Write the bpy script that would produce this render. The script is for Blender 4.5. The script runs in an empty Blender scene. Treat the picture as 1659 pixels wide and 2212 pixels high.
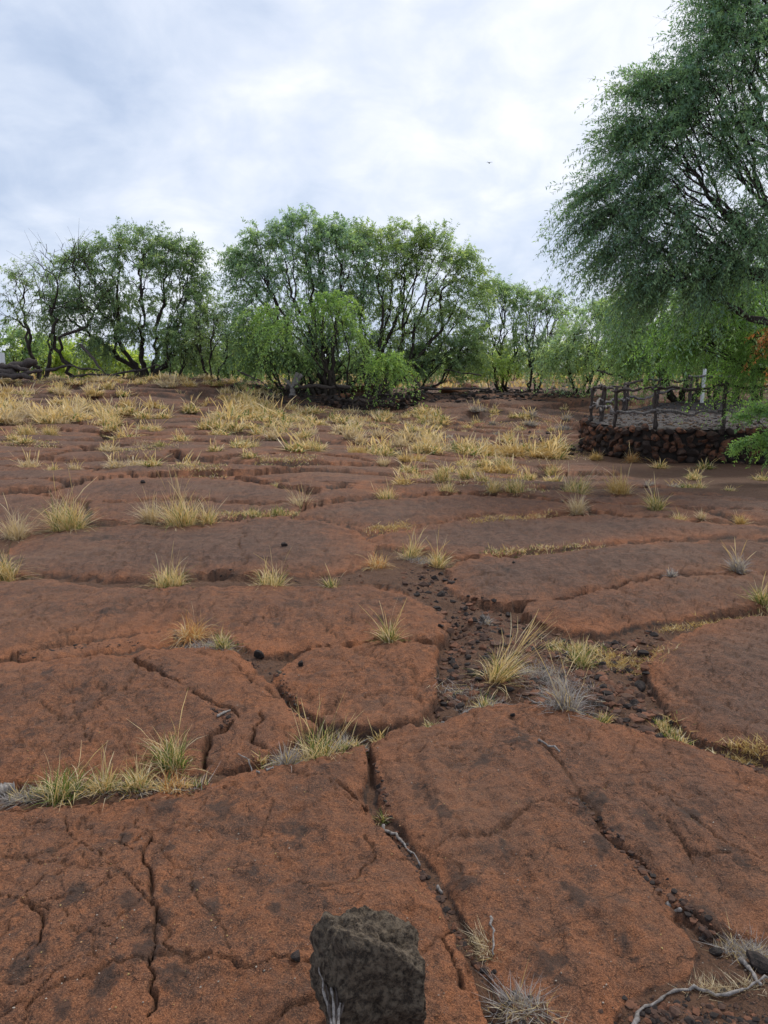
import bpy, math, random
import numpy as np
sc = bpy.context.scene
R = math.radians
# ------------------------------------------------------------------ camera, world, sun, exposure
FP, CX, CY, PITCH, EYE = 1671.0, 829.5, 1106.0, R(10.55), 1.6
cam_d = bpy.data.cameras.new('camera'); cam = bpy.data.objects.new('camera', cam_d)
sc.collection.objects.link(cam); sc.camera = cam
cam.location = (0, 0, EYE); cam.rotation_euler = (R(90) - PITCH, 0, 0)
cam_d.sensor_fit = 'VERTICAL'; cam_d.sensor_height = 24.0; cam_d.lens = 24.0 * FP / 2212.0
cam_d.clip_start = 0.05; cam_d.clip_end = 8000
SUN_EL, SUN_AZ = R(52), R(38)          # azimuth measured from +Y towards +X
wd = bpy.data.worlds.new('World'); sc.world = wd; wd.use_nodes = True
nt = wd.node_tree; N = nt.nodes; L = nt.links; N.clear()
def nd(N, t, **k):
    n = N.new(t)
    for a, b in k.items(): setattr(n, a, b)
    return n
wo = nd(N, 'ShaderNodeOutputWorld'); bg = nd(N, 'ShaderNodeBackground'); bg.inputs[1].default_value = 0.1
L.new(bg.outputs[0], wo.inputs[0])
sky = nd(N, 'ShaderNodeTexSky', sky_type='NISHITA', sun_disc=False, sun_elevation=SUN_EL, sun_rotation=SUN_AZ)
tc = nd(N, 'ShaderNodeTexCoord'); sx = nd(N, 'ShaderNodeSeparateXYZ'); L.new(tc.outputs['Generated'], sx.inputs[0])
def wm(op, a, b=None, c=None, NN=None, LL=None):
    NN = NN or N; LL = LL or L
    n = NN.new('ShaderNodeMath'); n.operation = op
    for i, v in enumerate((a, b, c)):
        if v is None: continue
        if isinstance(v, (int, float)): n.inputs[i].default_value = v
        else: LL.new(v, n.inputs[i])
    return n.outputs[0]
zc = wm('ADD', wm('MAXIMUM', sx.outputs[2], 0.0), 0.42)
cb = nd(N, 'ShaderNodeCombineXYZ')
L.new(wm('DIVIDE', sx.outputs[0], zc), cb.inputs[0]); L.new(wm('DIVIDE', sx.outputs[1], zc), cb.inputs[1])
def wnoise(scale, det, rough, dist, off):
    mp = nd(N, 'ShaderNodeMapping'); L.new(cb.outputs[0], mp.inputs[0]); mp.inputs['Location'].default_value = off
    mp.inputs['Scale'].default_value = (1, 1, 1)
    n = nd(N, 'ShaderNodeTexNoise'); L.new(mp.outputs[0], n.inputs['Vector'])
    n.inputs['Scale'].default_value = scale; n.inputs['Detail'].default_value = det
    n.inputs['Roughness'].default_value = rough; n.inputs['Distortion'].default_value = dist
    return n.outputs[0]
n1 = wnoise(2.1, 6, 0.5, 0.5, (3.1, 0.7, 0)); n2 = wnoise(6.5, 7, 0.55, 0.4, (7.3, 2.2, 4))
cl = wm('ADD', wm('MULTIPLY', n1, 0.62), wm('MULTIPLY', n2, 0.38))
# cloud is brighter round the sun; glow above the frame raised to add light
sd = (math.sin(SUN_AZ) * math.cos(SUN_EL), math.cos(SUN_AZ) * math.cos(SUN_EL), math.sin(SUN_EL))
dp = nd(N, 'ShaderNodeVectorMath', operation='DOT_PRODUCT'); L.new(tc.outputs['Generated'], dp.inputs[0]); dp.inputs[1].default_value = sd
glow = wm('MULTIPLY', wm('POWER', wm('MAXIMUM', dp.outputs['Value'], 0.0), 3.0), 0.33)
cl2 = wm('ADD', cl, glow)
rp = nd(N, 'ShaderNodeValToRGB'); L.new(cl2, rp.inputs[0])
e = rp.color_ramp.elements
e[0].position = 0.34; e[0].color = (3.0, 3.7, 5.0, 1)
e[1].position = 1.0; e[1].color = (15, 14.6, 14, 1)
for p, c in ((0.43, (3.7, 4.35, 5.6, 1)), (0.52, (4.6, 5.15, 6.2, 1)), (0.60, (5.4, 5.8, 6.65, 1)), (0.68, (6.4, 6.6, 7.1, 1)), (0.76, (7.6, 7.7, 7.9, 1))):
    q = e.new(p); q.color = c
mx = nd(N, 'ShaderNodeMix', data_type='RGBA'); mx.inputs[0].default_value = 0.93
L.new(sky.outputs[0], mx.inputs[6]); L.new(rp.outputs[0], mx.inputs[7]); L.new(mx.outputs[2], bg.inputs[0])
sun_d = bpy.data.lights.new('sun', 'SUN'); sun_d.energy = 1.5; sun_d.angle = R(10); sun_d.color = (1, 0.95, 0.87)
sun = bpy.data.objects.new('sun', sun_d); sc.collection.objects.link(sun)
sun.rotation_euler = (R(90) - SUN_EL, 0, -SUN_AZ + math.pi)
from mathutils import Vector
sun.rotation_euler = Vector(sd).to_track_quat('Z', 'Y').to_euler()
sc.view_settings.view_transform = 'Standard'; sc.view_settings.look = 'None'
sc.view_settings.gamma = 1; sc.view_settings.exposure = 0.64; sc.view_settings.use_curve_mapping = False

# ------------------------------------------------------------------ helpers
rng = np.random.default_rng(7)
COL = sc.collection
def tag(o, label=None, cat=None, group=None, kind=None):
    if label: o['label'] = label
    if cat: o['category'] = cat
    if group: o['group'] = group
    if kind: o['kind'] = kind
    return o
def empty(name, loc):
    o = bpy.data.objects.new(name, None); COL.objects.link(o); o.location = loc; o.empty_display_size = 0.2
    return o
def mkmesh(name, V, F, col=None, smooth=True, cname='mask'):
    V = np.asarray(V, np.float32); me = bpy.data.meshes.new(name)
    if not isinstance(F, list): F = [F]
    F = [np.asarray(f, np.int32) for f in F if len(f)]
    me.vertices.add(len(V)); me.vertices.foreach_set('co', V.ravel())
    lt = np.concatenate([np.full(len(f), f.shape[1], np.int32) for f in F])
    li = np.concatenate([f.ravel() for f in F])
    me.loops.add(len(li)); me.loops.foreach_set('vertex_index', li)
    me.polygons.add(len(lt)); st = np.zeros(len(lt), np.int32); st[1:] = np.cumsum(lt)[:-1]
    me.polygons.foreach_set('loop_start', st); me.polygons.foreach_set('loop_total', lt)
    me.polygons.foreach_set('use_smooth', np.full(len(lt), smooth))
    if col is not None:
        a = me.color_attributes.new(cname, 'FLOAT_COLOR', 'POINT')
        c = np.ones((len(V), 4), np.float32); c[:, :col.shape[1]] = col
        a.data.foreach_set('color', c.ravel())
    me.update(calc_edges=True)
    return me
def obj(name, me, mat, parent=None, loc=None):
    o = bpy.data.objects.new(name, me); COL.objects.link(o)
    if mat and not me.materials: me.materials.append(mat)
    if parent: o.parent = parent
    if loc is not None: o.location = loc
    return o
def hsh(ix, iy, s):
    h = (ix.astype(np.int64) * 374761393 + iy.astype(np.int64) * 668265263 + s * 1442695041) & 0xffffffff
    h = ((h ^ (h >> 13)) * 1274126177) & 0xffffffff
    h = ((h ^ (h >> 16)) * 2246822519) & 0xffffffff
    return ((h ^ (h >> 15)) & 0xffffff) / float(0xffffff)
def noise(x, y, s=0):
    ix = np.floor(x); iy = np.floor(y); fx = x - ix; fy = y - iy
    u = fx * fx * (3 - 2 * fx); v = fy * fy * (3 - 2 * fy)
    a = hsh(ix, iy, s); b = hsh(ix + 1, iy, s); c = hsh(ix, iy + 1, s); d = hsh(ix + 1, iy + 1, s)
    return (a + (b - a) * u + (c - a) * v + (a - b - c + d) * u * v) * 2 - 1
def fbm(x, y, s=0, o=4, g=0.5):
    r = 0; a = 1; t = 0
    for i in range(o):
        r = r + a * noise(x * 2 ** i + i * 13.7, y * 2 ** i - i * 7.3, s + i); t += a; a *= g
    return r / t
def ss(a, b, t):
    t = np.clip((t - a) / (b - a), 0, 1); return t * t * (3 - 2 * t)
def base_z(x, y):
    x = np.asarray(x, float); y = np.asarray(y, float)
    w = 1 - ss(-8.0, -1.5, x)
    left = w * (0.55 * ss(16, 25, y) + 0.6 * ss(22, 32, y)) * (1 - 0.65 * ss(37, 52, y))
    cen = (1 - w) * 0.55 * ss(24, 31, y) * (1 + 0 * x)
    dip = -0.33 * ss(9, 15, y) * (1 - ss(22, 29, y)) * ss(-3, 4, x)
    return left + cen + dip + 0.05 * noise(x / 3.1, y / 3.3, 5) * ss(3, 8, y)
cp, sp = math.cos(PITCH), math.sin(PITCH)
def ray(px, py):
    px = np.asarray(px, float); py = np.asarray(py, float)
    dx = (px - CX) / FP; dy = -(py - CY) / FP
    return np.stack([dx, cp + dy * sp, -sp + dy * cp], -1)
def at(px, py, D):                       # a place seen at (px,py), D metres ahead
    d = ray(px, py); return np.array([0, 0, EYE]) + d * (np.asarray(D, float) / d[..., 1])[..., None]
TS = 1.2 * 1.006 ** np.arange(760)
def gat(px, py):                         # where that line of sight meets the bare terrain
    px = np.atleast_1d(np.asarray(px, float)); py = np.atleast_1d(np.asarray(py, float))
    d = ray(px, py); P = d[:, None, :] * TS[None, :, None]; P[..., 2] += EYE
    under = P[..., 2] < base_z(P[..., 0], P[..., 1])
    k = np.where(under.any(1), under.argmax(1), len(TS) - 1)
    k0 = np.maximum(k - 1, 0); a = P[np.arange(len(k)), k0]; b = P[np.arange(len(k)), k]
    da = a[:, 2] - base_z(a[:, 0], a[:, 1]); db = b[:, 2] - base_z(b[:, 0], b[:, 1])
    t = np.clip(da / np.maximum(da - db, 1e-6), 0, 1)[:, None]
    return (a + (b - a) * t)[:, :2]

# ------------------------------------------------------------------ materials
def newmat(name):
    m = bpy.data.materials.new(name); m.use_nodes = True; t = m.node_tree; t.nodes.clear()
    o = t.nodes.new('ShaderNodeOutputMaterial'); p = t.nodes.new('ShaderNodeBsdfPrincipled'); p.name = 'Principled BSDF'
    t.links.new(p.outputs[0], o.inputs[0]); p.inputs['Roughness'].default_value = 0.9
    p.inputs['Specular IOR Level'].default_value = 0.25
    return m, t, p, o
class G:
    def __init__(s, t): s.t = t; s.N = t.nodes; s.L = t.links
    def link(s, a, b): s.L.new(a, b)
    def m(s, op, a, b=None, c=None): return wm(op, a, b, c, s.N, s.L)
    def pos(s): return s.N.new('ShaderNodeNewGeometry').outputs['Position']
    def attr(s, name):
        n = s.N.new('ShaderNodeAttribute'); n.attribute_name = name; return n
    def noise(s, vec, scale, det=4, rough=0.55, dist=0.0, out=0):
        n = s.N.new('ShaderNodeTexNoise'); s.L.new(vec, n.inputs['Vector']); n.inputs['Scale'].default_value = scale
        n.inputs['Detail'].default_value = det; n.inputs['Roughness'].default_value = rough; n.inputs['Distortion'].default_value = dist
        return n.outputs[out]
    def voro(s, vec, scale, feature='F1', rnd=1.0):
        n = s.N.new('ShaderNodeTexVoronoi'); n.feature = feature; s.L.new(vec, n.inputs['Vector'])
        n.inputs['Scale'].default_value = scale; n.inputs['Randomness'].default_value = rnd; return n.outputs['Distance']
    def mapr(s, v, a, b, c=0.0, d=1.0):
        n = s.N.new('ShaderNodeMapRange'); s.L.new(v, n.inputs[0])
        for i, q in enumerate((a, b, c, d)): n.inputs[i + 1].default_value = q
        return n.outputs[0]
    def mix(s, f, a, b, bt='MIX'):
        n = s.N.new('ShaderNodeMix'); n.data_type = 'RGBA'; n.blend_type = bt
        for i, v in ((0, f), (6, a), (7, b)):
            if isinstance(v, (int, float)): n.inputs[i].default_value = v
            elif isinstance(v, tuple): n.inputs[i].default_value = (*v, 1)
            else: s.L.new(v, n.inputs[i])
        return n.outputs[2]
    def bump(s, h, strength, dist, prev=None):
        n = s.N.new('ShaderNodeBump'); s.L.new(h, n.inputs['Height'])
        n.inputs['Strength'].default_value = strength; n.inputs['Distance'].default_value = dist
        if prev is not None: s.L.new(prev, n.inputs['Normal'])
        return n.outputs[0]
def scalevec(g, v, s3):
    n = g.N.new('ShaderNodeMapping'); g.L.new(v, n.inputs[0]); n.inputs['Scale'].default_value = s3; return n.outputs[0]
def rotvec(g, v, s3, rz):
    n = g.N.new('ShaderNodeMapping'); g.L.new(v, n.inputs[0]); n.inputs['Scale'].default_value = s3; n.inputs['Rotation'].default_value = (0, 0, rz); return n.outputs[0]

def mat_lava():
    m, t, p, o = newmat('red_lava_rock'); g = G(t); P = g.pos()
    a = g.attr('mask'); sep = g.N.new('ShaderNodeSeparateColor'); g.link(a.outputs['Color'], sep.inputs[0])
    pat, rim, soil = sep.outputs
    nz = g.noise(P, 1.3, 5, 0.6, 0.5); nm = g.noise(P, 6.0, 6, 0.65, 0.3); nf = g.noise(P, 38, 5, 0.7); ng = g.noise(P, 170, 4, 0.7)
    # patina: grey-brown weathering skin over rust
    pf = g.mapr(g.m('ADD', g.m('MULTIPLY', pat, 0.9), g.m('ADD', g.m('MULTIPLY', nm, 0.9), g.m('MULTIPLY', nz, 0.5))), 0.75, 1.45)
    c = g.mix(pf, (0.185, 0.072, 0.034), (0.112, 0.070, 0.056))
    c = g.mix(g.mapr(g.noise(P, 17, 5, 0.7, 0.6), 0.42, 0.62, 0, 0.75), c, (0.070, 0.042, 0.032)); c = g.mix(g.m('MULTIPLY', g.mapr(nf, 0.45, 0.68, 0, 0.6), g.mapr(pf, 0, 1, 1, .25)), c, (0.27, 0.105, 0.045))
    c = g.mix(g.m('MULTIPLY', rim, 0.75), c, (0.26, 0.095, 0.040))
    # smoky dark blotches, some of them small pits
    d1 = g.mapr(g.noise(P, 9.0, 4, 0.6, 0.8), 0.48, 0.64, 0, 0.8)
    st = g.noise(rotvec(g, P, (12, 2.2, 3), 0.35), 1.0, 4, 0.6, 0.4)
    d2 = g.mapr(st, 0.48, 0.66, 0, 0.65)
    d3 = g.mapr(g.noise(P, 55, 3, 0.6), 0.57, 0.68, 0, 0.9)
    dark = g.m('MAXIMUM', g.m('MAXIMUM', d1, d2), d3)
    c = g.mix(g.m('MULTIPLY', dark, g.mapr(rim, 0, 1, 0.85, 0.3)), c, (0.036, 0.026, 0.024))
    # craze lines
    wv = g.N.new('ShaderNodeMixRGB'); wv.blend_type = 'ADD'; wv.inputs[0].default_value = 0.09; g.link(P, wv.inputs[1])
    nn = g.N.new('ShaderNodeTexNoise'); nn.inputs['Scale'].default_value = 14; nn.inputs['Detail'].default_value = 6; nn.inputs['Roughness'].default_value = .65; g.link(P, nn.inputs['Vector']); g.link(nn.outputs['Color'], wv.inputs[2])
    ve = g.voro(scalevec(g, wv.outputs[0], (1, 0.8, 1)), 5.5, 'DISTANCE_TO_EDGE')
    crz = g.m('MULTIPLY', g.mapr(ve, 0.0, 0.013, 1, 0), g.mapr(g.noise(P, 1.7, 2), 0.42, 0.54))
    crz = g.m('MULTIPLY', crz, g.mapr(g.noise(P, 11, 2), 0.40, 0.56))
    ve2 = g.voro(rotvec(g, wv.outputs[0], (1.2, 0.7, 1), .5), 2.1, 'DISTANCE_TO_EDGE')
    crz2 = g.m('MULTIPLY', g.mapr(ve2, 0.0, 0.007, 1, 0), g.mapr(g.noise(P, 4.3, 3), 0.40, 0.55))
    crz = g.m('MAXIMUM', crz, crz2)
    c = g.mix(g.m('MULTIPLY', crz, 0.8), c, (0.035, 0.02, 0.015))
    nh = g.noise(P, 420, 2, 0.6); ngh = g.m('ADD', g.m('MULTIPLY', ng, 0.5), g.m('MULTIPLY', nh, 0.5)); c = g.mix(g.m('MULTIPLY', g.mapr(ngh, 0.51, 0.60, 0, 0.6), g.mapr(pf, 0, 1, 1, .45)), c, (0.34, 0.165, 0.09))
    c = g.mix(g.mapr(ngh, 0.495, 0.40, 0, 0.85), c, (0.040, 0.022, 0.017))
    c = g.mix(g.mapr(g.noise(P, 0.55, 4, 0.6), .50, .72, 0, .35), c, (0.17, 0.105, 0.075)); c = g.mix(g.mapr(g.noise(P, 2.4, 5, 0.7, .5), .52, .70, 0, .45), c, (0.052, 0.036, 0.031))
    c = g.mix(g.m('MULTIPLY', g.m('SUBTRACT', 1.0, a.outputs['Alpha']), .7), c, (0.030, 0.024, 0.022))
    # pale specks of grit
    sv = g.voro(P, 42, 'F1'); c = g.mix(g.mapr(sv, 0.06, 0.03, 0, 0.55), c, (0.45, 0.33, 0.22))
    # soil in the joints
    sn = g.noise(P, 20, 5, 0.7); cs = g.mix(sn, (0.055, 0.030, 0.021), (0.125, 0.066, 0.040))
    cs = g.mix(g.mapr(g.noise(P, 85, 3, 0.6), 0.55, 0.66), cs, (0.028, 0.02, 0.018))
    c = g.mix(soil, c, cs)
    c = g.mix(1.0, c, (1.34, 1.31, 1.22), 'MULTIPLY')
    g.link(c, p.inputs['Base Color'])
    h = g.m('ADD', g.m('MULTIPLY', nf, 0.6), g.m('MULTIPLY', ngh, 0.5))
    b = g.bump(h, 1.0, 0.022)
    b = g.bump(nm, 0.8, 0.04, b)
    b = g.bump(g.m('MULTIPLY', crz, -1.0), 0.7, 0.012, b)
    b = g.bump(g.m('MULTIPLY', d3, -1.0), 0.5, 0.01, b)
    g.link(b, p.inputs['Normal']); p.inputs['Roughness'].default_value = 0.88
    return m
def mat_rock(name, c1, c2, c3, sc_=14, bump=0.02, pits=0.0):
    m, t, p, o = newmat(name); g = G(t); P = g.pos()
    oi = g.N.new('ShaderNodeObjectInfo').outputs['Random']
    n = g.noise(P, sc_, 6, 0.65); n2 = g.noise(P, sc_ * 5, 5, 0.7)
    c = g.mix(g.mapr(n, 0.42, 0.58), c1, c2)
    c = g.mix(g.mapr(n2, 0.5, 0.75, 0, 0.7), c, c3)
    c = g.mix(g.m('MULTIPLY', oi, 0.5), c, c1)
    if pits:
        v = g.voro(P, pits); k = g.mapr(v, 0.32, 0.12); n3 = g.mapr(g.noise(P, pits * 0.3, 3), 0.42, 0.6)
        k = g.m('MULTIPLY', k, n3); b0 = g.bump(g.m('MULTIPLY', k, -1.0), 0.9, 0.012)
        c = g.mix(g.m('MULTIPLY', k, 0.35), c, (0.02, 0.018, 0.017))
    else: b0 = None
    g.link(c, p.inputs['Base Color'])
    b = g.bump(n, 0.7, bump, b0); b = g.bump(n2, 0.9, bump * 0.35, b); g.link(b, p.inputs['Normal'])
    return m
def mat_leafy(name, trans=0.35, rough=0.6, cname='tint', gain=1.0, tc_=(1.25, 1.3, 0.7)):
    m, t, p, o = newmat(name); g = G(t); a = g.attr(cname)
    c = g.mix(1.0, a.outputs['Color'], (gain, gain, gain), 'MULTIPLY')
    g.link(c, p.inputs['Base Color']); p.inputs['Roughness'].default_value = rough
    tr = g.N.new('ShaderNodeBsdfTranslucent'); g.link(g.mix(1.0, c, tc_, 'MULTIPLY'), tr.inputs[0])
    ms = g.N.new('ShaderNodeMixShader'); ms.inputs[0].default_value = trans
    g.link(p.outputs[0], ms.inputs[1]); g.link(tr.outputs[0], ms.inputs[2]); g.link(ms.outputs[0], o.inputs[0])
    return m
def mat_wood(name, c1, c2, sc3=(20, 20, 3)):
    m, t, p, o = newmat(name); g = G(t); P = g.pos()
    n = g.noise(scalevec(g, P, sc3), 1.5, 5, 0.7); c = g.mix(g.mapr(n, 0.35, 0.68), c1, c2)
    g.link(c, p.inputs['Base Color']); g.link(g.bump(n, 0.8, 0.012), p.inputs['Normal']); return m
M = {}
M['lava'] = mat_lava()
M['bark'] = mat_wood('dark_rough_bark', (0.018, 0.014, 0.012), (0.06, 0.047, 0.038))
M['twig'] = mat_wood('dark_twig', (0.03, 0.023, 0.019), (0.075, 0.055, 0.042))
M['leaf'] = mat_leafy('fine_green_leaves', 0.48)
M['grass'] = mat_leafy('dry_grass_blades', 0.42, 0.7, tc_=(1.1, 1.0, .8))
M['greywood'] = mat_wood('weathered_grey_wood', (0.10, 0.085, 0.075), (0.36, 0.33, 0.31), (40, 40, 6))
M['rail'] = mat_wood('gnarled_brown_grey_rail', (0.028, 0.021, 0.018), (0.11, 0.09, 0.08), (30, 30, 5))
M['white'] = mat_wood('chalky_white_paint', (0.62, 0.62, 0.60), (0.78, 0.78, 0.77), (12, 12, 3))
M['cinder'] = mat_rock('black_cinder', (0.02, 0.017, 0.016), (0.05, 0.038, 0.034), (0.09, 0.06, 0.045), 25)
M['redstone'] = mat_rock('rusty_stone', (0.10, 0.045, 0.028), (0.20, 0.08, 0.042), (0.06, 0.035, 0.028), 12)
M['wallstone'] = mat_rock('brown_wall_stone', (0.045, 0.03, 0.024), (0.14, 0.062, 0.038), (0.03, 0.024, 0.022), 7)
_m = M['wallstone']; _g = G(_m.node_tree); _p = _m.node_tree.nodes['Principled BSDF']; _oi = _g.N.new('ShaderNodeObjectInfo').outputs['Random']
_c = _g.mix(_g.mapr(_oi, .3, .9), (0.035, 0.025, 0.021), (0.20, 0.085, 0.045)); _c = _g.mix(_g.mapr(_g.noise(_g.pos(), 11, 5, .7), .42, .6), _c, (0.035, 0.025, 0.021)); _c = _g.mix(_g.mapr(_g.noise(_g.pos(), 5, 3, .6), .55, .7, 0, .6), _c, (0.12, 0.085, 0.065)); _g.link(_c, _p.inputs['Base Color'])
M['boulder'] = mat_rock('grey_pitted_boulder', (0.036, 0.028, 0.022), (0.175, 0.138, 0.10), (0.24, 0.16, 0.09), 60, 0.014, 120)
M['gravel'] = mat_rock('grey_cinder_gravel', (0.04, 0.035, 0.035), (0.085, 0.074, 0.072), (0.08, 0.045, 0.032), 3.2, 0.06)
M['mortar'] = mat_rock('dark_joint', (0.02, 0.016, 0.014), (0.04, 0.03, 0.025), (0.03, 0.025, 0.02), 9)

# ------------------------------------------------------------------ the lava field
# outlines of the slabs as seen, carried onto the terrain; (points, crown height, patina 0..1)
S = [
 ([(-160,1752),(0,1746),(60,1740),(130,1732),(200,1730),(290,1716),(380,1695),(440,1680),(520,1668),(600,1652),(700,1628),(775,1602),(797,1606),(800,1640),(788,1690),(806,1740),(835,1792),(888,1855),(935,1925),(975,1990),(1020,2065),(1050,2125),(1065,2212),(1090,2420),(-300,2420)], .12, .15),
 ([(815,1600),(835,1580),(880,1560),(960,1548),(1000,1532),(1060,1517),(1140,1510),(1230,1522),(1310,1545),(1400,1575),(1480,1592),(1560,1615),(1659,1660),(1850,1720),(1850,2040),(1640,2015),(1560,2022),(1500,1990),(1460,1965),(1495,2020),(1512,2052),(1490,2095),(1400,2115),(1340,2180),(1300,2420),(1160,2420),(1118,2185),(1085,2100),(1048,2035),(998,1955),(938,1862),(872,1775),(832,1722),(818,1655)], .13, .25),
 ([(-160,1445),(0,1434),(100,1430),(200,1425),(285,1412),(340,1396),(400,1392),(470,1399),(530,1424),(558,1445),(585,1464),(593,1494),(620,1522),(650,1548),(676,1568),(600,1612),(560,1636),(500,1650),(440,1656),(300,1666),(150,1676),(0,1690),(-160,1700)], .09, .35),
 ([(650,1412),(700,1402),(780,1396),(890,1392),(943,1399),(940,1440),(934,1490),(914,1520),(880,1543),(840,1556),(790,1562),(740,1556),(700,1556),(664,1533),(632,1503),(612,1478),(606,1455),(628,1428)], .06, .1),
 ([(-160,1262),(0,1257),(200,1264),(300,1269),(500,1266),(630,1264),(720,1263),(800,1264),(840,1270),(880,1286),(930,1311),(953,1340),(943,1378),(900,1382),(780,1386),(650,1398),(600,1405),(565,1408),(530,1392),(505,1368),(470,1360),(430,1366),(395,1360),(372,1345),(300,1360),(190,1375),(65,1399),(0,1418),(-160,1426)], .09, .3),
 ([(60,1418),(90,1408),(150,1396),(200,1388),(300,1370),(365,1356),(388,1370),(350,1384),(270,1396),(180,1413),(110,1422)], .02, .1),
 ([(-160,1208),(20,1198),(62,1162),(112,1149),(230,1138),(300,1133),(420,1136),(480,1128),(560,1118),(620,1115),(700,1123),(745,1142),(786,1162),(796,1182),(788,1208),(756,1230),(700,1236),(640,1243),(520,1238),(450,1236),(300,1248),(200,1243),(100,1236),(0,1243),(-160,1248)], .08, .65),
 ([(640,1108),(700,1098),(760,1086),(850,1078),(950,1074),(1050,1073),(1150,1081),(1240,1098),(1250,1107),(1180,1110),(1080,1107),(1000,1110),(920,1125),(850,1139),(800,1146),(760,1136),(715,1118)], .06, .6),
 ([(815,1160),(850,1150),(900,1143),(980,1124),(1060,1117),(1180,1115),(1300,1113),(1450,1126),(1659,1141),(1850,1146),(1850,1164),(1659,1158),(1500,1155),(1380,1162),(1300,1169),(1200,1181),(1100,1191),(1040,1199),(980,1202),(900,1190),(845,1174)], .08, .85),
 ([(975,1228),(1000,1216),(1050,1209),(1150,1202),(1300,1188),(1450,1171),(1659,1174),(1850,1177),(1850,1238),(1659,1232),(1560,1230),(1460,1238),(1350,1262),(1250,1277),(1150,1290),(1080,1297),(1040,1288),(1000,1273),(980,1254)], .08, .8),
 ([(1150,1303),(1250,1288),(1350,1272),(1460,1249),(1560,1242),(1659,1244),(1850,1248),(1850,1306),(1659,1306),(1560,1314),(1480,1328),(1400,1340),(1330,1354),(1280,1360),(1230,1356),(1180,1340),(1146,1320)], .07, .6),
 ([(1402,1432),(1415,1402),(1450,1377),(1510,1354),(1580,1342),(1659,1332),(1850,1326),(1850,1660),(1659,1620),(1590,1602),(1500,1572),(1440,1528),(1420,1490),(1405,1460)], .12, .75),
 ([(120,1064),(200,1044),(300,1036),(400,1034),(480,1039),(560,1051),(640,1070),(620,1080),(520,1081),(400,1075),(300,1074),(200,1078)], .07, .6),
 ([(190,1087),(300,1083),(400,1084),(480,1091),(620,1090),(635,1100),(600,1106),(500,1108),(470,1116),(300,1120),(210,1112)], .05, .55),
 ([(-160,1130),(-160,1078),(60,1068),(180,1088),(200,1112),(100,1140),(40,1150)], .05, .55),
]
SOIL = [[(1080,1000),(1180,960),(1262,950),(1400,982),(1500,992),(1850,1000),(1850,1095),(1500,1060),(1400,1030),(1290,1005)],
        [(560,868),(700,880),(880,885),(905,862),(880,850),(560,850)]]
# fissures within slabs: (points, half width m, depth m)
CR = [
 ([(285,1422),(360,1470),(425,1502),(460,1517),(500,1532),(512,1550),(480,1574),(452,1594),(446,1617),(440,1650)], .022, .07),
 ([(425,1405),(480,1422),(535,1446),(560,1477),(590,1502)], .008, .03),
 ([(550,1535),(556,1552),(545,1587),(555,1602),(575,1618)], .010, .04),
 ([(330,1800),(315,1850),(335,1890),(332,1930),(345,1985),(340,2040),(318,2110),(315,2212)], .013, .04),
 ([(265,1788),(262,1815),(305,1845),(325,1850)], .010, .03),
 ([(135,1770),(160,1820),(215,1855),(245,1895),(250,1930)], .006, .02),
 ([(440,1900),(436,1950),(470,2000),(500,2080)], .006, .018),
 ([(0,1760),(100,1745),(180,1742),(200,1735)], .014, .05),
 ([(310,1727),(380,1715),(440,1702),(530,1692)], .008, .025),
 ([(740,1690),(760,1705),(785,1718),(800,1745)], .015, .05),
 ([(985,1960),(960,2010),(1000,2080),(1010,2120)], .008, .025),
 ([(1250,1735),(1290,1790),(1345,1835),(1400,1885),(1440,1930),(1500,1975),(1545,2012)], .030, .045),
 ([(1480,1830),(1540,1848),(1640,1850)], .007, .02),
 ([(1370,1725),(1440,1780),(1500,1860)], .006, .015),
 ([(1095,1550),(1130,1570),(1165,1600),(1200,1640),(1250,1735)], .010, .018),
 ([(1060,1640),(1000,1630),(900,1610),(860,1600)], .006, .016),
 ([(1440,1590),(1500,1612),(1570,1622),(1659,1660),(1750,1700)], .012, .035),
 ([(1350,1600),(1400,1615),(1480,1640)], .007, .02),
 ([(530,1125),(525,1160),(535,1190),(530,1235)], .012, .04),
 ([(430,1265),(300,1310),(200,1345),(120,1390)], .006, .02),
 ([(850,1272),(700,1300),(600,1330),(520,1350)], .010, .03),
 ([(860,1160),(900,1180),(940,1190)], .008, .02),
 ([(1100,1130),(1150,1160),(1160,1185)], .006, .015),
 ([(1020,1240),(1100,1250),(1200,1262),(1290,1262)], .007, .02),
 ([(1250,1300),(1330,1330),(1370,1345)], .006, .02),
 ([(1200,1210),(1290,1235),(1340,1255)], .006, .02),
 ([(190,1430),(150,1500),(165,1560),(120,1640)], .006, .015),
 ([(0,1500),(60,1520),(120,1560),(200,1570),(260,1610)], .006, .015),
 ([(300,1440),(270,1500),(330,1560),(330,1630)], .006, .015),
 ([(60,1290),(110,1310),(90,1350),(130,1380)], .006, .015),
 ([(640,1440),(720,1470),(800,1480),(900,1470)], .005, .012),
 ([(700,1280),(690,1320),(720,1380)], .005, .014),
 ([(0,1940),(60,1960),(110,1990),(95,2050),(60,2110)], .008, .02),
 ([(560,1700),(600,1740),(580,1800),(620,1860)], .006, .014),
 ([(620,1900),(700,1920),(760,1900),(800,1850),(790,1800)], .006, .014),
]
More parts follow.
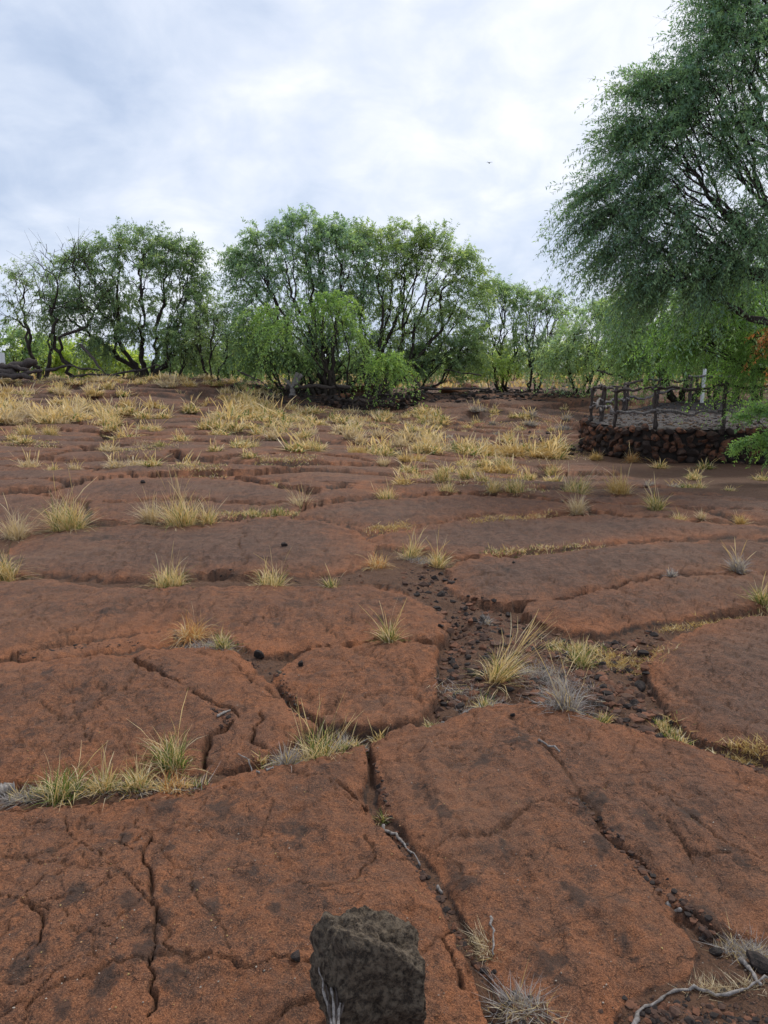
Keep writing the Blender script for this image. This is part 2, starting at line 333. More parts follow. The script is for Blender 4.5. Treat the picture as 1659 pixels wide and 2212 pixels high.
class Poly:
    def __init__(s, pts, crown, pat):
        p = np.array(pts, float); s.P = gat(p[:, 0], p[:, 1]); s.crown = crown; s.pat = pat
        s.lo = s.P.min(0) - 0.5; s.hi = s.P.max(0) + 0.5
    def sd(s, x, y):
        d = np.full(x.shape, 1e9); ins = np.zeros(x.shape, bool); P = s.P
        for i in range(len(P)):
            a = P[i]; b = P[(i + 1) % len(P)]; e = b - a; l2 = (e ** 2).sum() + 1e-12
            t = np.clip(((x - a[0]) * e[0] + (y - a[1]) * e[1]) / l2, 0, 1)
            d = np.minimum(d, (x - a[0] - t * e[0]) ** 2 + (y - a[1] - t * e[1]) ** 2)
            c = (a[1] > y) != (b[1] > y)
            xi = a[0] + (y - a[1]) / (e[1] if abs(e[1]) > 1e-9 else 1e-9) * e[0]
            ins ^= c & (x < xi)
        return np.where(ins, 1, -1) * np.sqrt(d)
SL = [Poly(*s) for s in S]
SO = [Poly(s, 0, 0) for s in SOIL]
CL = []
for pts, w, dep in CR:
    p = np.array(pts, float); CL.append((gat(p[:, 0], p[:, 1]), w, dep))
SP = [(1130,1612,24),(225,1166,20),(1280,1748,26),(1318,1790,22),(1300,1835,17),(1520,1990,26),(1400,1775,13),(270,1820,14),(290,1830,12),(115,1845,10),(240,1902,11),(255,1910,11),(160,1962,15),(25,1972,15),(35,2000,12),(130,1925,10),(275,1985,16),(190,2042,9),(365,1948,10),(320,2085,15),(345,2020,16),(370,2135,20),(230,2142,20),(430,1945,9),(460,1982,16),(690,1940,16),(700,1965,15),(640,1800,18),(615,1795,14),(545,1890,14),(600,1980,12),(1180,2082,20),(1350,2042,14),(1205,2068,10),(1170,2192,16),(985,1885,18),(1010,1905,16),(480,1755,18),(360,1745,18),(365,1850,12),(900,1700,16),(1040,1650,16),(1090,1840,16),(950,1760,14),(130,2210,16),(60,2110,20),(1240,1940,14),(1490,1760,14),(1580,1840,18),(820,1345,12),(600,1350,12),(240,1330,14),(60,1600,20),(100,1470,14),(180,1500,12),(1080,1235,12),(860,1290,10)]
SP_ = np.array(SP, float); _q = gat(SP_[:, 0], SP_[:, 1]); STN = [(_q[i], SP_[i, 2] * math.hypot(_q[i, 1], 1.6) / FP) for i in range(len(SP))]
NS = len(SL)
def vedge(x, y, s):
    cx_ = np.floor(x); cy_ = np.floor(y); f1 = np.full(x.shape, 1e9); f2 = f1.copy(); ax1 = f1 * 0; ay1 = f1 * 0; ax2 = f1 * 0; ay2 = f1 * 0
    for i in (-1, 0, 1):
        for j in (-1, 0, 1):
            jx = cx_ + i + .5 + .48 * (2 * hsh(cx_ + i, cy_ + j, s) - 1); jy = cy_ + j + .5 + .48 * (2 * hsh(cx_ + i, cy_ + j, s + 1) - 1)
            d = (x - jx) ** 2 + (y - jy) ** 2; a = d < f1; b = ~a & (d < f2)
            f2 = np.where(a, f1, np.where(b, d, f2)); ax2 = np.where(a, ax1, np.where(b, jx, ax2)); ay2 = np.where(a, ay1, np.where(b, jy, ay2))
            f1 = np.where(a, d, f1); ax1 = np.where(a, jx, ax1); ay1 = np.where(a, jy, ay1)
    return (f2 - f1) / (2 * np.hypot(ax1 - ax2, ay1 - ay2) + 1e-6)
def field(x, y):
    """height, masks (patina, rim, soil) and slab label of the lava field"""
    x = np.asarray(x, float).ravel(); y = np.asarray(y, float).ravel(); n = len(x)
    sc_ = np.clip(y / 6, 0.5, 2.0)
    wx = x + sc_ * (0.045 * noise(x * 2.3, y * 2.3, 11) + 0.022 * noise(x * 7, y * 7, 12) + 0.013 * noise(x * 19, y * 19, 13) + 0.006 * noise(x * 55, y * 55, 14))
    wy = y + sc_ * (0.045 * noise(x * 2.3, y * 2.3, 21) + 0.022 * noise(x * 7, y * 7, 22) + 0.013 * noise(x * 19, y * 19, 23) + 0.006 * noise(x * 55, y * 55, 24))
    best = np.full(n, -1e9); sec = np.full(n, -1e9); lab = np.full(n, -1, int); crown = np.zeros(n); pat = np.zeros(n); off = np.zeros(n)
    for i, s in enumerate(SL):
        k = np.nonzero((wx > s.lo[0]) & (wx < s.hi[0]) & (wy > s.lo[1]) & (wy < s.hi[1]))[0]
        if not len(k): continue
        d = s.sd(wx[k], wy[k]) + np.minimum(0.004 + 0.0021 * wy[k] ** 2, .22); u = d > best[k]; kk = k[u]; sec[k] = np.where(u, best[k], np.maximum(sec[k], d))
        best[kk] = d[u]; ins = kk[d[u] > 0]; lab[ins] = i; crown[ins] = s.crown; pat[ins] = s.pat
    best = np.where(best > 0, np.minimum(best, np.maximum((best - sec) / 2, 1e-4)), best)
    # beyond the traced slabs the field breaks up into smaller lobes
    far = np.nonzero((lab < 0) & ((y > 8.0) | (np.abs(x) > 0.52 * y + .25)))[0]
    if len(far):
        gx = (wx[far] + 0.35 * noise(x[far] / 1.7, y[far] / 1.7, 31)) / 2.9; gy = (wy[far] + 0.35 * noise(x[far] / 1.7, y[far] / 1.7, 32)) / 0.95
        gy = gy - 0.35 * np.cos(gx * 1.1)
        cxi = np.floor(gx); cyi = np.floor(gy)
        f1 = np.full(len(far), 1e9); f2 = f1.copy(); s1 = np.zeros((len(far), 2)); s2 = s1.copy(); id1 = np.zeros(len(far), int)
        for ax in (-1, 0, 1):
            for ay in (-1, 0, 1):
                qx = cxi + ax; qy = cyi + ay
                jx = qx + 0.5 + 0.42 * (2 * hsh(qx, qy, 41) - 1); jy = qy + 0.5 + 0.42 * (2 * hsh(qx, qy, 42) - 1)
                dd = (gx - jx) ** 2 + (gy - jy) ** 2; c1 = dd < f1; c2 = (~c1) & (dd < f2)
                f2 = np.where(c1, f1, np.where(c2, dd, f2))
                s2 = np.where(c1[:, None], s1, np.where(c2[:, None], np.stack([jx, jy], 1), s2))
                s1 = np.where(c1[:, None], np.stack([jx, jy], 1), s1); f1 = np.where(c1, dd, f1)
                id1 = np.where(c1, (qx * 1000 + qy).astype(int), id1)
        e = (f2 - f1) / (2 * np.sqrt(((s1 - s2) ** 2).sum(1)) + 1e-6) * 1.3
        e = np.minimum(e, -best[far])
        rr = hsh(id1, id1 * 0 + 7, 51)
        best[far] = e; ok = e > 0; lab[far[ok]] = 1000 + (id1[ok] + 1000000)
        crown[far] = 0.05 + 0.10 * rr; off[far] = (hsh(id1, id1 * 0 + 5, 53) - .5) * .10 * ok; pat[far] = 0.5 + 0.45 * hsh(id1, id1 * 0 + 3, 52)
    d = best
    soilp = np.zeros(n)
    for s in SO:
        k = np.nonzero((x > s.lo[0]) & (x < s.hi[0]) & (y > s.lo[1]) & (y < s.hi[1]))[0]
        if len(k): soilp[k] = np.maximum(soilp[k], ss(-0.15, 0.15, s.sd(x[k], y[k]) + 0.25 * noise(x[k] * 2, y[k] * 2, 61)))
    soilp = np.maximum(soilp, ss(31, 35, y + 1.5 * noise(x / 2, y / 2, 62)))
    w = (0.002 + 0.0011 * np.clip(y, 1, 30) + 0.00012 * np.clip(y, 1, 30) ** 2) * (1 + 0.9 * noise(x * 1.4, y * 1.4, 71) + 0.6 * noise(x * 9, y * 9, 72))
    w = np.maximum(w, 0.0016)
    depth = (0.062 + 0.05 * noise(x * 0.9, y * 0.9, 73)) * (1 - 0.25 * ss(1.5, 4, y) + 1.3 * ss(5, 14, y))
    e = ss(0.3, 1.9, d / w)
    b = base_z(x, y)
    rnd_ = 0.009 * np.exp(-np.clip(d, 0, 9) / 0.02) + 0.010 * np.exp(-np.clip(d, 0, 9) / 0.10) + .028 * ss(.15, .3, noise(x * 6, y * 6, 141) + .4 * noise(x * 20, y * 20, 142)) * (1 - ss(.02, .035, d + .02 * noise(x * 12, y * 12, 143)))
    near = 1 - ss(6, 16, y)
    nz = 0.040 * fbm(x * 0.9, y * 0.9, 81, 3) + 0.018 * fbm(x * 4, y * 4, 84, 3) * (0.5 + 0.5 * near) + 0.010 * fbm(x * 15, y * 15, 87, 3) * (.25 + .75 * near) + 0.005 * fbm(x * 48, y * 48, 90, 2) * near 
    ropy = (0.012 * fbm(x * 9 + y * 2.5, y * 1.3, 95, 2) + 0.006 * fbm(x * 26 + y * 6, y * 3.1, 97, 2)) * near
    flk = ss(.08, .12, fbm(x * 1.9, y * 2.6, 145, 4)) * .009 + ss(.12, .15, fbm(x * 5.3, y * 5.3, 149, 3)) * .005; top = b + off - flk * (.4 + .6 * near) + 0.6 * crown * (1 - np.exp(-np.clip(d, 0, 9) / 0.5)) - rnd_ * 0.8 + nz + ropy
    flr = b - depth + 0.02 * fbm(x * 5, y * 5, 91, 3) + 0.012 * fbm(x * 25, y * 25, 94, 2)
    # a wide joint is filled nearly level with grit
    fill = ss(0.03, 0.25, -best); flr = flr + fill * depth * 0.6
    kz = np.nonzero(y < 11)[0]; cx1 = x[kz] + .05 * noise(x[kz] * 5, y[kz] * 5, 171) + .02 * noise(x[kz] * 17, y[kz] * 17, 172) + .008 * noise(x[kz] * 50, y[kz] * 50, 176); cy1 = y[kz] + .05 * noise(x[kz] * 5, y[kz] * 5, 173) + .02 * noise(x[kz] * 17, y[kz] * 17, 174) + .008 * noise(x[kz] * 50, y[kz] * 50, 177)
    m1 = ss(.0, .35, noise(x[kz] * .9, y[kz] * .9, 175) + .5 * noise(x[kz] * 3, y[kz] * 3, 178)); m2 = ss(-.25, .25, noise(x[kz] * 1.6, y[kz] * 1.6, 179))
    sy = np.clip(y[kz] / 3.5, .8, 2.2)
    g1 = np.exp(-(vedge(cx1 / .21, cy1 / .19, 181) * .2 / (.0032 * sy)) ** 2) * m1; g2 = np.exp(-(vedge(cx1 / .95 + .3 * cy1, cy1 / .62, 191) * .7 / (.0048 * sy)) ** 2) * m2
    craze = np.zeros(n); craze[kz] = np.maximum(g1 * .7, g2)
    top = top - .016 * craze
    pits = ss(0.55, 0.8, noise(x * 7.3, y * 7.3, 101)) * 0.012 * (0.5 + 0.5 * noise(x * 30, y * 30, 102))
    top = top - pits * near
    cmask = np.zeros(n)
    for P, cw, dep in CL:
        lo = P.min(0) - 0.25; hi = P.max(0) + 0.25
        k = np.nonzero((wx > lo[0]) & (wx < hi[0]) & (wy > lo[1]) & (wy < hi[1]))[0]
        if not len(k): continue
        dd = np.full(len(k), 1e9)
        # fissures wander more than the slab edges do
        X = wx[k] + (0.02 * noise(x[k] * 14, y[k] * 14, 115) + 0.012 * noise(x[k] * 40, y[k] * 40, 111)) * sc_[k]; Y = wy[k] + (0.02 * noise(x[k] * 14, y[k] * 14, 116) + 0.012 * noise(x[k] * 40, y[k] * 40, 112)) * sc_[k]
        for j in range(len(P) - 1):
            a = P[j]; ee = P[j + 1] - a; t = np.clip(((X - a[0]) * ee[0] + (Y - a[1]) * ee[1]) / ((ee ** 2).sum() + 1e-9), 0, 1)
            dd = np.minimum(dd, np.hypot(X - a[0] - t * ee[0], Y - a[1] - t * ee[1]))
        q = cw * 0.62 * sc_[k] ** 0.7 * (0.9 + 1.1 * noise(x[k] * 6, y[k] * 6, 113)); q = np.maximum(q, 0.0012)
        pr = np.exp(-(dd / q) ** 4); sh = np.exp(-(dd / (q * 3.0)) ** 2)
        dp_ = dep * (0.75 + 0.45 * noise(x[k] * 3, y[k] * 3, 114))
        top[k] = top[k] - dp_ * pr - 0.12 * dep * sh; cmask[k] = np.maximum(cmask[k], pr)
    z = np.where(lab >= 0, flr * (1 - e) + top * e, flr)
    zs = b - 0.05 + 0.04 * fbm(x * 1.5, y * 1.5, 121, 4)
    z = z * (1 - soilp) + zs * soilp
    soil = np.where(lab >= 0, 1 - ss(0.2, 1.0, d / w), 1.0); soil = np.maximum(soil, np.maximum(cmask * 0.9, craze * .75))
    soil = np.maximum(soil, soilp)
    # the grazed margins of slabs next to open joints have lost their skin and show orange
    big = ss(-0.02, 0.1, -best) if False else 0
    rim = np.exp(-np.clip(d, 0, 9) / (0.07 + 0.13 * ss(-.3, .6, noise(x * 1.1, y * 1.1, 131)))) * (lab >= 0)
    rim = np.clip(rim * (0.75 + 0.6 * noise(x * 3, y * 3, 132)), 0, 1)
    pt = np.clip(pat * (1 - 0.9 * np.exp(-np.clip(d, 0, 9) / 0.25)) + 0.22 * noise(x * 0.7, y * 0.7, 133) + 0.10, 0, 1)
    lab = np.where(soilp > 0.5, -1, lab)
    stain_and_joint = np.zeros(n)
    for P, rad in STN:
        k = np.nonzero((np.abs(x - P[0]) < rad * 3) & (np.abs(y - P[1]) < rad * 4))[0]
        if len(k): stain_and_joint[k] = np.maximum(stain_and_joint[k], ss(1.5, .3, np.hypot((x[k] - P[0]) / rad, (y[k] - P[1]) / (rad * 1.6)) + .8 * noise(x[k] * 11, y[k] * 11, 211) + .9 * noise(x[k] * 34, y[k] * 34, 212) + .6 * noise(x[k] * 90, y[k] * 90, 213)))
    # the faces inside the joints are darkened to near black over the crust colour
    joint_dark = (lab >= 0) * (1 - ss(1.3, 2.1, d / w)) * (1 - soilp) * (.75 + .35 * noise(x * 4, y * 4, 221))
    stain_and_joint = np.maximum(stain_and_joint, np.clip(1.3 * joint_dark, 0, 1.35)); soil = soil * (1 - .8 * np.clip(joint_dark, 0, 1)); rim = rim * (1 - np.clip(joint_dark, 0, 1))
    return z, np.stack([pt, rim, soil, 1 - stain_and_joint], 1), lab
def gz(x, y): return field(np.atleast_1d(x), np.atleast_1d(y))[0]
def spot(px, py):                        # 3-D ground points under pixel positions
    q = gat(px, py); z = gz(q[:, 0], q[:, 1]); return np.column_stack([q, z])

ys = [0.75]
while ys[-1] < 37: ys.append(ys[-1] + min(1.5 * (ys[-1] ** 2 + 2.5) / 1240, 0.11))
while ys[-1] < 4000: ys.append(ys[-1] * 1.12)
ys = np.array(ys)
us = np.concatenate([np.linspace(-1.0, -0.56, 34)[:-1], np.linspace(-0.56, 0.56, 615), np.linspace(0.56, 1.0, 34)[1:]])
YY, UU = np.meshgrid(ys, us, indexing='ij'); XX = (YY + 1) * UU
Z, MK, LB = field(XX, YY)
nr, nc = YY.shape
V = np.column_stack([XX.ravel(), YY.ravel(), Z])
idx = np.arange(nr * nc).reshape(nr, nc)
Q = np.stack([idx[:-1, :-1], idx[:-1, 1:], idx[1:, 1:], idx[1:, :-1]], -1).reshape(-1, 4)
ql = LB[Q[:, 0]]
far_q = V[Q[:, 0], 1] > 20
ql = np.where(far_q, -1, ql)
def submesh(mask, name, parent, origin=None):
    f = Q[mask]; used = np.unique(f); inv = np.zeros(len(V), np.int64); inv[used] = np.arange(len(used))
    v = V[used].copy(); org = np.zeros(3)
    if origin: org = np.array([v[:, 0].mean(), v[:, 1].mean(), v[:, 2].min()]); v -= org
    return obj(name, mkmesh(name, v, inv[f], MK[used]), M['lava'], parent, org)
u_, cnt = np.unique(ql, return_counts=True)
keep = [l for l, c in zip(u_, cnt) if l >= 0 and c > 60]
keep = sorted(keep, key=lambda l: -cnt[list(u_).index(l)])[:290]
isk = np.isin(ql, keep)
ground = submesh(~isk, 'ground', None)
tag(ground, 'red brown cracked lava field with grit filled joints', None, kind='structure')
order = np.argsort(ql[isk], kind='stable'); fi = np.nonzero(isk)[0][order]; lv = ql[fi]
cuts = np.nonzero(np.diff(lv))[0] + 1
for seg in np.split(fi, cuts):
    submesh(seg, 'lava_slab', ground, True)
del Q, MK
# apron of the same rock behind the viewpoint
gx = np.linspace(-9, 9, 60); gy = np.linspace(-9, 0.76, 40); AX, AY = np.meshgrid(gx, gy, indexing='ij')
az = -0.03 + 0.04 * fbm(AX.ravel() * 0.8, AY.ravel() * 0.8, 201); ia = np.arange(60 * 40).reshape(60, 40)
AQ = np.stack([ia[:-1, :-1], ia[1:, :-1], ia[1:, 1:], ia[:-1, 1:]], -1).reshape(-1, 4)
obj('rock_apron', mkmesh('rock_apron', np.column_stack([AX.ravel(), AY.ravel(), az]), AQ, np.tile([[0.4, 0, 0.1]], (2400, 1))), M['lava'], ground)

# ------------------------------------------------------------------ grass
STRAW = np.array([(.70,.54,.26),(.77,.63,.36),(.60,.44,.18),(.78,.68,.46)]); GREEN = np.array([(.13,.20,.04),(.20,.26,.06),(.10,.16,.035)])
GOLD = np.array([(.48,.34,.12),(.56,.42,.19)]); GREY = np.array([(.36,.34,.33),(.48,.46,.45),(.26,.24,.25)]); ORNG = np.array([(.50,.25,.08),(.55,.33,.14)])
PAL = dict(straw=(STRAW,.80,GREEN), mixed=(STRAW,.74,GREEN), green=(GREEN,.48,STRAW), gold=(GOLD,.7,STRAW), grey=(GREY,.9,STRAW), orange=(ORNG,.6,STRAW), pale=(np.array([(.60,.50,.33),(.66,.57,.42),(.5,.4,.24)]),.9,STRAW))
def tuft(nb, pal, seed, spread=0.55, droop=0.5, rad=0.14, wid=0.011, stalks=0, lean=(0, 0), K=5):
    r = np.random.default_rng(seed); n = nb + stalks
    az = r.uniform(0, 6.283, n); ln = np.abs(r.normal(0, spread, n)).clip(0, 1.25); fl = r.random(n) < .12; ln[fl] = r.uniform(.9, 1.45, fl.sum()); lean = (lean[0] + r.normal(0, .13), lean[1] + r.normal(0, .13)); Ln = r.uniform(0.3, 1.0, n) ** .8 * (1 - 0.25 * np.clip(ln, 0, 1))
    dr = droop * r.uniform(0.0, 1.9, n); rr = rad * np.sqrt(r.uniform(0, 1, n)); baz = r.uniform(0, 6.283, n)
    w = wid * r.uniform(0.5, 1.3, n)
    if stalks: Ln[nb:] = r.uniform(1.0, 1.45, stalks); ln[nb:] *= 0.45; dr[nb:] *= 0.35; w[nb:] *= 0.55
    t = np.linspace(0, 1, K)[None, :]
    hx = np.sin(ln)[:, None] * t * Ln[:, None] + 0.45 * (dr * Ln)[:, None] * t ** 2.2
    hz = np.cos(ln)[:, None] * t * Ln[:, None] - 0.55 * (dr * Ln)[:, None] * t ** 2.6
    bend = r.normal(0, 0.24, n)[:, None] * t ** 2 * Ln[:, None]
    ca, sa = np.cos(az)[:, None], np.sin(az)[:, None]
    X = (rr * np.cos(baz))[:, None] + hx * ca - bend * sa + lean[0] * hz; Y = (rr * np.sin(baz))[:, None] + hx * sa + bend * ca + lean[1] * hz
    Zz = np.maximum(hz, 0.015 * t) - 0.03
    wp = w[:, None] * np.array([[.7, 1, .9, .6, .08]])[:, :K] * np.ones((n, 1))
    if stalks: wp[nb:, 1:3] *= 0.8; wp[nb:, 3] *= 3.2; wp[nb:, 4] *= 6
    wa = az + 1.57 + r.normal(0, 0.7, n)
    ox = wp * np.cos(wa)[:, None]; oy = wp * np.sin(wa)[:, None]
    A = np.stack([X - ox, Y - oy, Zz], -1); B = np.stack([X + ox, Y + oy, Zz], -1)
    Vv = np.stack([A, B], 2).reshape(-1, 3)
    b0 = (np.arange(n) * K * 2)[:, None] + (np.arange(K - 1) * 2)[None, :]
    Fq = np.stack([b0, b0 + 1, b0 + 3, b0 + 2], -1).reshape(-1, 4)
    p, f, alt = PAL[pal]; c = np.where(r.random(n)[:, None] < f, p[r.integers(0, len(p), n)], alt[r.integers(0, len(alt), n)])
    if stalks: c[nb:] = STRAW[r.integers(0, 4, stalks)]
    c = c * r.uniform(0.75, 1.15, (n, 1)); C = np.repeat(c, K * 2, 0)
    return Vv, Fq, C
def tmesh(name, *a, **k):
    v, f, c = tuft(*a, **k); return mkmesh(name, v, f, c, cname='tint')
# tufts seen singly: x, foot y, width px, height px, kind, stalks, label
TU = [
 (135,1705,165,92,'green',4,'broad green and straw tuft in the joint at the lower left, leftmost of its row'),
 (222,1698,70,74,'straw',8,'thin straw tuft with upright seed stalks right of the broad green tuft'),
 (298,1690,95,72,'mixed',3,'middle green and straw tuft of the row along the lower left joint'),
 (372,1648,115,98,'green',4,'tall bright green tuft with orange tips rising above the lower left row'),
 (374,1694,100,62,'orange',2,'low orange and green tuft at the right end of the lower left row'),
 (615,1632,60,75,'grey',0,'ash grey dead tuft at the left end of the joint between foreground domes'),
 (688,1612,165,98,'mixed',16,'wide mixed tuft with tall feathery seed stalks between the foreground domes'),
 (745,1602,50,62,'grey',2,'small grey dead tuft at the right side of the tall stalked tuft'),
 (822,1570,62,40,'straw',5,'sparse straw tuft where the foreground crack meets the joint'),
 (412,1372,92,72,'orange',4,'curly orange dry tuft at the bend of the stepped ledge crack'),
 (482,1396,54,50,'green',0,'small green tuft with a grey foot right of the curly orange tuft'),
 (842,1392,42,68,'green',10,'few thin seed stalks standing in the crack left of the rubble patch'),
 (1068,1462,92,96,'mixed',26,'tall pale tuft leaning right on the rubble patch'),
 (1048,1508,45,48,'green',1,'small green and straw tuft below the tall leaning tuft'),
 (1222,1522,100,96,'grey',8,'grey violet dead tuft with dry stems at the front of the rubble patch'),
 (1256,1424,90,58,'green',7,'sparse green stalked tuft at the back of the rubble patch'),
 (1302,1540,50,40,'green',0,'low green tuft at the right foot of the grey dead tuft'),
 (936,1544,66,34,'green',0,'low green tuft beside the grey stick at the rubble edge'),
 (366,1256,135,62,'straw',4,'low wide straw tuft in the long crack, left of two'),
 (586,1257,104,70,'mixed',5,'bushy straw and green tuft in the long crack, right of two'),
 (716,1258,58,34,'green',2,'small green tuft with drooping orange blades in the long crack'),
 (816,1222,72,46,'orange',3,'orange dry tuft at the top left tip of the rubble patch'),
 (886,1204,52,50,'straw',9,'wispy straw tuft with tall stalks at the top of the rubble patch'),
 (946,1218,50,52,'mixed',10,'feathery greenish tuft at the top right of the rubble patch'),
 (10,1244,110,82,'straw',4,'straw tuft cut by the left edge of the picture above the long crack'),
 (34,1154,92,70,'pale',4,'pale tuft left of the big green centred tuft at the left side'),
 (148,1142,150,88,'mixed',8,'big dome shaped tuft with green heart at the left side'),
 (392,1130,130,86,'straw',12,'largest straw tuft with green heart, left of centre'),
 (326,1122,66,58,'pale',5,'pale side tuft leaning off the left of the largest straw tuft'),
 (450,1128,56,50,'straw',6,'straw side tuft at the right of the largest straw tuft'),
 (542,1112,70,26,'green',0,'low green tuft in the crack, left of a pair'),
 (602,1109,56,28,'green',0,'low bright green tuft in the crack, right of a pair'),
 (652,1090,54,54,'pale',8,'upright pale tuft standing alone near the middle'),
 (598,1046,52,22,'straw',0,'flat straw tuft on a slab behind the upright pale tuft'),
 (836,1073,74,48,'straw',5,'rounded straw tuft with grey foot near the centre'),
 (1112,1068,92,54,'mixed',5,'bright mixed tuft right of centre at the front of the tuft belt'),
 (1064,1067,52,44,'straw',3,'straw tuft touching the left of the bright mixed tuft'),
 (1240,1064,96,74,'mixed',6,'tall orange tinged tuft before the stone platform'),
 (1247,1109,54,48,'pale',6,'pale tuft in front of the tall orange tinged tuft'),
 (1340,1062,88,70,'gold',6,'yellow tuft below the left part of the stone wall'),
 (964,1066,60,52,'mixed',4,'mixed tuft at the front left of the tuft belt'),
 (902,1036,84,54,'straw',6,'leftmost large tuft of the dense belt right of centre'),
 (955,1046,70,50,'mixed',5,'second large tuft of the dense belt right of centre'),
 (1008,1038,72,48,'straw',5,'third large tuft of the dense belt right of centre'),
 (1092,1022,76,46,'mixed',5,'tuft at the back of the dense belt right of centre'),
 (1196,1022,80,46,'straw',6,'straw tuft between the dense belt and the stone platform'),
 (1418,1106,62,46,'green',5,'leafy green weed on the grey sand strip at the right'),
 (1466,1122,52,30,'straw',2,'left straw tuft of the sandy strip at the right'),
 (1516,1122,28,26,'pale',1,'tiny pale tuft in the middle of the sandy strip'),
 (1600,1126,36,32,'gold',2,'gold tuft at the right end of the sandy strip'),
 (1595,1232,52,48,'grey',10,'open greyish stalked tuft on the crack at the right edge'),
 (1450,1250,30,26,'grey',0,'small white grey tuft in the thin crack at the right'),
 (1648,1304,66,62,'green',3,'green yellow tuft cut by the right edge of the picture'),
 (1052,1338,34,26,'grey',0,'tiny white grey tuft beside a black stone in the rubble'),
 (824,1742,42,34,'green',1,'tiny green sprout in the foreground crack'),
 (108,942,62,38,'straw',4,'straw tuft on the left, right hand one of a touching pair'),
 (60,940,80,40,'straw',4,'straw tuft on the left, left hand one of a touching pair'),
 (308,962,92,40,'pale',5,'wide pale tuft left of centre with green grass behind it'),
 (346,968,40,24,'green',0,'bright green patch of grass at the right of the wide pale tuft'),
 (536,966,92,46,'mixed',5,'large tuft with green base in the row left of centre'),
 (672,980,96,42,'mixed',5,'wide green based tuft in the row at the centre'),
 (776,980,62,38,'gold',4,'yellow tuft right of the wide green based tuft'),
 (828,1005,64,34,'pale',4,'pale tuft below the row at the centre'),
 (902,978,42,30,'mixed',3,'left one of two round tufts side by side near the centre'),
 (952,978,42,30,'straw',3,'right one of two round tufts side by side near the centre'),
 (1365,992,42,38,'orange',2,'orange tuft growing against the foot of the stone wall'),
 (1286,988,50,28,'gold',2,'low yellow tuft at the corner of the stone wall'),
]
def scale_at(p): return (p[1] * cp + (EYE - p[2]) * sp) / FP          # metres per picture pixel
pp = spot([t[0] for t in TU], [t[1] for t in TU])
for i, (x, y, w, h, k, st, lab) in enumerate(TU):
    s = scale_at(pp[i]); H = h * s; W = w * s
    H *= 1.3 if y > 1075 else 1.0; W *= 1.1
    ar = W / H; nb = int(np.clip(120 + W * 650, 110, 650)); d = pp[i][1]
    if k == 'grey': nb = int(nb * 1.2)
    if k == 'green' and h < 45: nb = int(nb * 0.6)
    wid = 0.0013 / H * (1 + d * 0.14)
    me = tmesh('grass_tuft', nb, k, 300 + i, spread=0.36 + 0.20 * ar, droop=0.55 if k != 'orange' else 1.0, rad=0.19 * ar, wid=wid, stalks=st, lean=(0.35, 0) if 'leaning right' in lab else (0, 0))
    o = obj('grass_tuft', me, M['grass'], None, (pp[i][0], pp[i][1], pp[i][2] - 0.015)); o.scale = (H, H, H)
    tag(o, lab, 'grass tuft')
# tufts scattered over zones: polygon range, count, size px, kinds, label, group
tmpl = {}
for k in ('straw', 'mixed', 'gold', 'pale', 'green', 'grey'):
    tmpl[k] = [tmesh('grass_tuft', 210, k, 900 + j * 7 + len(k), spread=0.55, droop=0.6, rad=0.36, wid=0.026, stalks=8) for j in range(4)]
ZN = [   # x0,x1,y0,y1, n, height px, kinds, place, group (None: past the limit, joined)
 ((0, 600, 806, 834), 150, (14, 25), ('gold','straw','straw','pale'), None, 'golden tufts massed along the crest of the left rise'),
 ((560, 960, 893, 936), 115, (16, 32), ('straw','pale','straw','mixed'), None, 'small straw tufts in the belt before the trees'),
 ((900, 1250, 925, 975), 26, (12, 20), ('grey','pale'), None, 'small grey tufts on the cracked rock right of centre'),
 ((0, 590, 834, 885), 58, (16, 29), ('straw','gold','straw','mixed','pale'), 'on left slope', 'straw tufts on the slope of the left rise'),
 ((0, 200, 893, 925), 26, (24, 40), ('pale','straw'), 'in the pale band', 'pale tufts at the foot of the left rise'),
 ((200, 600, 888, 945), 30, (24, 42), ('pale','straw','straw','mixed'), 'on flat rock', 'straw tufts left of centre'),
 ((600, 1000, 940, 985), 26, (24, 40), ('straw','mixed','pale'), 'in the centre row', 'tufts in the row across the centre'),
 ((0, 600, 948, 1022), 15, (22, 36), ('pale', 'straw', 'mixed'), 'on the left slabs', 'loose tufts on the left middle slabs'),
 ((980, 1210, 968, 990), 20, (28, 42), ('gold','mixed','green'), 'before the wall', 'yellow green tufts leading to the wall'),
 ((1010, 1230, 870, 960), 24, (12, 24), ('mixed','straw','grey'), 'on far rock', 'small tufts left of the platform'),
 ((870, 1200, 1000, 1050), 14, (24, 38), ('straw','mixed','gold'), 'in the dense belt', 'lesser tufts of the dense belt'),
 ((1380, 1659, 1003, 1060), 12, (14, 26), ('green','mixed','grey'), 'on the shaded soil', 'low tufts before the stone wall'),
]
LMK = [(130,'the log pile'),(250,'the crooked bare tree'),(400,'the dense left tree'),(520,'the twiggy little tree'),(640,'the dark stony bank'),(800,'the centre tree trunks'),(930,'the low stone row'),(1100,'the rock heap'),(1250,'the platform corner'),(1450,'the left wall stones'),(9999,'the right wall stones')]
ADJ = dict(straw='straw coloured', mixed='straw and green', gold='golden', pale='pale', green='green', grey='grey')
ORD = ['nearest','second nearest','third nearest','fourth nearest','fifth nearest','sixth nearest','seventh nearest','eighth nearest','ninth nearest','tenth nearest','eleventh nearest','twelfth nearest','farthest']
JV, JF, JC, joff = {}, {}, {}, {}
